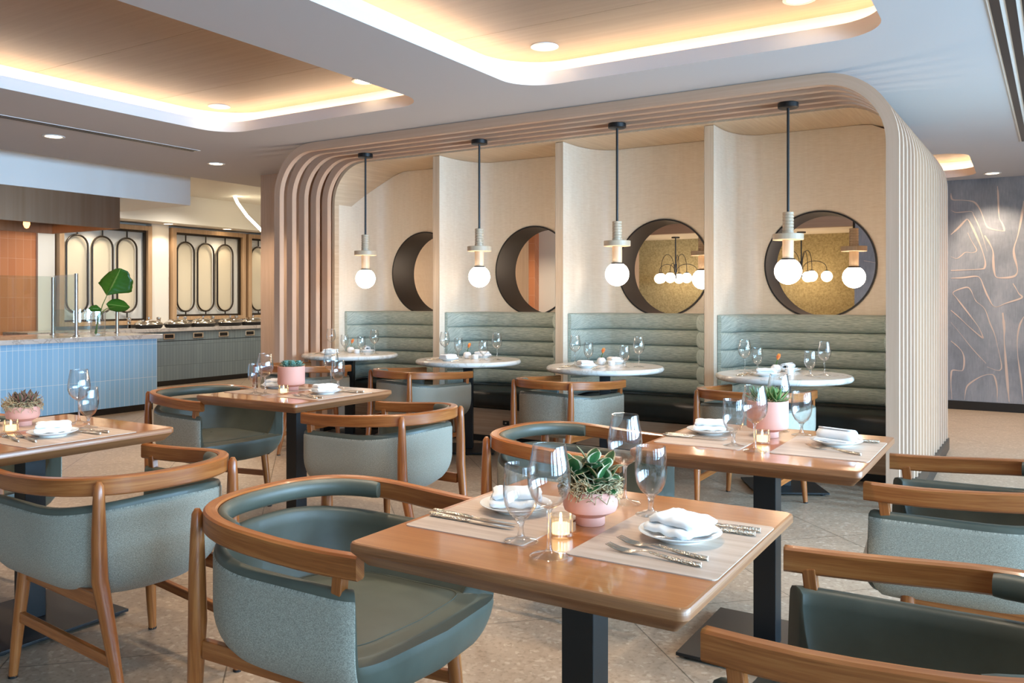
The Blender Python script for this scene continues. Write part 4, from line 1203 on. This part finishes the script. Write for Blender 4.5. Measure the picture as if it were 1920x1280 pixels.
for i, (cx, cy) in enumerate(RC):
    bud.place((cx-.07, cy+.085, RT+.0003), (.4, .2, -.15, -.2)[i], 'round white bud vase with orange tulip on '+RN[i], 'bud vases with tulips')
    sv.place((cx+.025, cy+.065, RT+.0003), 0, 'small cream votive beside the tulip vase on '+RN[i], 'small votives')

# planters
def leaf(m, base, d, up, L, W, T, curl, n=8, k=7, tip=.06, pw=.8):
    base, d, up = Vector(base), Vector(d).normalized(), Vector(up)
    side = d.cross(up).normalized(); up = side.cross(d).normalized(); rows = []; uvs = []
    for i in range(k+1):
        u = i/k
        w = W/2*max(tip, sin(PI*(.10+.90*u))**pw if u > .35 else sin(PI*(.10+.90*.35))**pw*(.42+.58*sstep(-.05, .35, u)))
        if u == 1: w = W*.03
        c = base+d*(L*u)+up*(curl*L*u*u)
        th = T/2*(1-.8*u)
        rows.append([c+side*(w*cos(2*PI*j/n))+up*(th*sin(2*PI*j/n)+.12*w*abs(cos(2*PI*j/n))) for j in range(n)])
        uvs.append([(u, cos(2*PI*j/n)) for j in range(n)]+[(u, 1)])
    m.grid(rows, True, uvs=uvs); m.cap(rows[0], 0, True)
def pot_mesh(r, kind):
    s = MB()
    if kind == 'bowl':
        s.lathe([(0, 0), (.033, 0), (.034, .002), (.034, .020), (.046, .026), (.060, .034), (.0635, .044), (.0635, .080), (.0615, .082), (.058, .080), (.058, .072), (0, .070)], 44)
    else:
        s.lathe([(0, 0), (.040, 0), (.041, .002), (.041, .022), (.058, .030), (.074, .036), (.0765, .042), (.0765, .138), (.0745, .14), (.071, .138), (.071, .130), (0, .128)], 48)
    s.build('pot', 'terracotta', r, smooth=40)
def moss(r, z, R, n, spread):
    s = MB(); rnd = random.Random(int(n+R*1000))
    for i in range(n):
        a = rnd.random()*2*PI; q = R*(.25+.80*math.sqrt(rnd.random())); p = Vector((q*cos(a), q*sin(a), z+.004+rnd.random()*.014*spread)); pts = []
        v = Vector((rnd.uniform(-1, 1), rnd.uniform(-1, 1), rnd.uniform(-.4, .5))).normalized()
        for k in range(7):
            pts.append(p.copy()); v = (v+Vector((rnd.uniform(-1, 1), rnd.uniform(-1, 1), rnd.uniform(-.8, .6)))*1.1).normalized(); p = p+v*.0062*spread
            h = math.hypot(p.x, p.y)
            if p.z < z and h < R*1.0: p.z = z+.001
            if h > R*1.22: p.x *= R*1.22/h; p.y *= R*1.22/h
        s.tube(pts, .0011, 4, False)
    s.build('moss', 'moss', r, smooth=60)['kind'] = 'stuff'
def planter(kind, plant, at, label):
    r = thing('succulent_planter', label, 'potted plant', (*at, Z), 0, 'terracotta pink planters')
    pot_mesh(r, kind); z = .078 if kind == 'bowl' else .135
    rnd = random.Random(len(label)); m = MB()
    if plant == 'pepero':
        for ci, c in enumerate(((.002, .0), (.030, -.022), (-.030, -.016), (.022, .028), (-.026, .026), (.038, .006))):
            hh = (.050, .022, .030, .034, .018, .012)[ci]
            m.tube([(c[0]*.6, c[1]*.6, z-.004), (c[0], c[1], z+hh+.008)], .003, 6)
            for k in range(9):
                a = 2*PI*k/9+c[0]*90; el = (-.1, .45, 1.05)[k % 3]
                d = (cos(a)*cos(el), sin(a)*cos(el), sin(el))
                leaf(m, (c[0]+.005*cos(a), c[1]+.005*sin(a), z+hh+.006*(k % 3)), d, (0, 0, 1), .038+.014*rnd.random(), .034+.006*rnd.random(), .004, -.10, tip=.12, pw=.55)
        mat = 'pepero'
    elif plant == 'purple':
        for c in ((.0, .0), (.032, -.02), (-.032, -.012), (.02, .03), (-.025, .028), (.042, .012), (-.045, .01)):
            for k in range(12):
                a = 2*PI*k/12+c[0]*90; el = (.15, .55, .95)[k % 3]+rnd.random()*.15
                d = (cos(a)*cos(el), sin(a)*cos(el), sin(el))
                leaf(m, (c[0]+.008*cos(a), c[1]+.008*sin(a), z+.006+.010*(k % 3)), d, (0, 0, 1), .030+.016*rnd.random(), .017+.005*rnd.random(), .004, .08, pw=.8)
        mat = 'crassula'
    elif plant == 'rosette':
        for c in ((.0, .0), (.034, -.022), (-.036, -.016), (.022, .034), (-.026, .032), (.002, -.042), (.046, .014), (-.05, .014)):
            for ring, (el, L, nn) in enumerate(((.25, .032, 9), (.62, .028, 8), (1.05, .022, 6))):
                for k in range(nn):
                    a = 2*PI*(k+.5*ring)/nn+c[0]*50
                    d = (cos(a)*cos(el), sin(a)*cos(el), sin(el))
                    leaf(m, (c[0]+.005*cos(a), c[1]+.005*sin(a), z+.004+.006*ring), d, (0, 0, 1), L, .016, .006, .18, pw=.75)
        mat = 'echev'
    else:
        for c in ((-.01, .0), (.035, -.01), (-.04, .015), (.01, .035)):
            for ring, (el, L, nn) in enumerate(((.35, .060, 7), (.75, .068, 7), (1.15, .062, 5))):
                for k in range(nn):
                    a = 2*PI*(k+.5*ring)/nn+c[0]*60
                    d = (cos(a)*cos(el), sin(a)*cos(el), sin(el))
                    leaf(m, (c[0]+.006*cos(a), c[1]+.006*sin(a), z-.004), d, (0, 0, 1), L, .0165, .005, .10, tip=.03, pw=1.0)
        mat = 'agave'
    m.build('succulent', mat, r, smooth=60)
    if kind == 'bowl': moss(r, z, .062, 620, 1.2)
    else: moss(r, z-.006, .064, 110, .8)
planter('bowl', 'pepero', (-.864, 1.752), 'low pink bowl of cream-edged leaves on the front oak table')
planter('cylinder', 'agave', (-.838, 3.215), 'pink pot of pointed succulents by the slatted end')
planter('cylinder', 'rosette', (-3.60, 3.43), 'round pink pot of grey-green rosettes in the middle')
planter('bowl', 'purple', (-3.535, 1.885), 'low pink bowl of purple-brown succulents beside the blue counter')

# ------------------------------------------------------------------ light
def area(name, loc, rot, sx, sy, power, col, spread=PI):
    L = bpy.data.lights.new(name, 'AREA'); L.shape = 'RECTANGLE'; L.size = sx; L.size_y = sy; L.energy = power; L.color = col; L.spread = spread
    o = bpy.data.objects.new(name, L); C.objects.link(o); o.location = loc; o.rotation_euler = rot; return o
for k, (a, b) in enumerate(WINS):
    area('window_daylight', (XW1+.55, (a+b)/2, 1.75), (0, math.radians(70), 0), 2.3, b-a, (70, 105, 150, 230, 260, 25, 15)[k]*(b-a), (.42, .69, 1.0), math.radians(140))
def spot(x, y, z, power, deg=95, col=(1, .82, .62), blend=.6, r=.05):  # serves real downlights and the added fill beams without a fixture
    L = bpy.data.lights.new('downlight_and_fill_beam', 'SPOT'); L.energy = power; L.color = col; L.spot_size = math.radians(deg); L.spot_blend = blend; L.shadow_soft_size = r
    o = bpy.data.objects.new('downlight_and_fill_beam', L); C.objects.link(o); o.location = (x, y, z-.03); return o
for x, y in ((-2.55, 4.47), (-1.02, 4.45), (-5.55, 4.45), (-4.105, 4.45)): spot(x, y, WOODZ, 60, 50, (1, .83, .64), .9)
for x, y in ((-2.45, 3.0), (-1.05, 3.0), (-5.35, 3.0), (-4.05, 3.0), (-2.45, 1.75), (-1.05, 1.75), (-4.05, 1.4), (-5.35, 1.4)):
    spot(x, y, WOODZ, 66, 84, (1, .83, .64))
for x, y in ((-7.056, 4.02), (-7.055, 5.695), (-7.056, 2.3), (-.32, 10.6), (-.3, 8.6)): spot(x, y, CEIL, 85, 110)
for y in (7.0, 8.12, 9.22, 10.3): spot(-11.15, y, 2.43, 9, 120)
for x, y in ((-10.3, 6.6), (-10.2, 8.0), (-9.9, 9.4), (-9.2, 7.6)): spot(x, y, HIGH, 60, 150, (1, .92, .80))  # added general fill over the buffet, no fixtures here
spot(-6.1, 9.9, CEIL, 70, 120)  # added to warm the back wall beyond the booths, no fixture
for x, y in ((-.9, 10.0), (.6, 10.0), (.6, 8.2)): spot(x, y, CEIL, 60, 120, (1, .86, .70))  # added to brighten the mural end, no fixtures here
for x, y in ((-3.0, 11.7), (-4.2, 11.7)): spot(x, y, 2.2, 2.5, 140)  # extra fill added for the golden room beside its chandeliers
spot(-9.2, 4.9, 2.3, 20, 130, (1, .7, .45))  # warm fill added inside the hood, not a downlight
for y in (4.35, 4.92):
    L = bpy.data.lights.new('heat_lamp_glow', 'POINT'); L.energy = 5; L.color = (1, .68, .38); L.shadow_soft_size = .03
    o = bpy.data.objects.new('heat_lamp_glow', L); C.objects.link(o); o.location = (-9.02, y, 2.17)

w = bpy.data.worlds.new('daylight_sky'); S.world = w; w.use_nodes = True
bg = w.node_tree.nodes['Background']; bg.inputs[0].default_value = (.55, .75, 1, 1); bg.inputs[1].default_value = 1.0

# ------------------------------------------------------------------ camera
cd = bpy.data.cameras.new('camera'); cam = bpy.data.objects.new('camera', cd); C.objects.link(cam)
cam.location = (0, 0, 1.27); cam.rotation_euler = (math.radians(90), 0, math.radians(31.6))
cd.sensor_width = 36; cd.lens = 1568/1920*36; cd.shift_y = -(640-562)/1920; cd.clip_start = .05
S.camera = cam
S.view_settings.view_transform = 'Standard'; S.view_settings.look = 'None'
S.view_settings.gamma = 1; S.view_settings.use_curve_mapping = False; S.view_settings.exposure = 0.42
try:
    S.cycles.use_denoising = True
    S.cycles.max_bounces = 14; S.cycles.transparent_max_bounces = 24; S.cycles.diffuse_bounces = 5
    S.cycles.caustics_reflective = False; S.cycles.caustics_refractive = False
    S.cycles.sample_clamp_indirect = 6
except Exception: pass
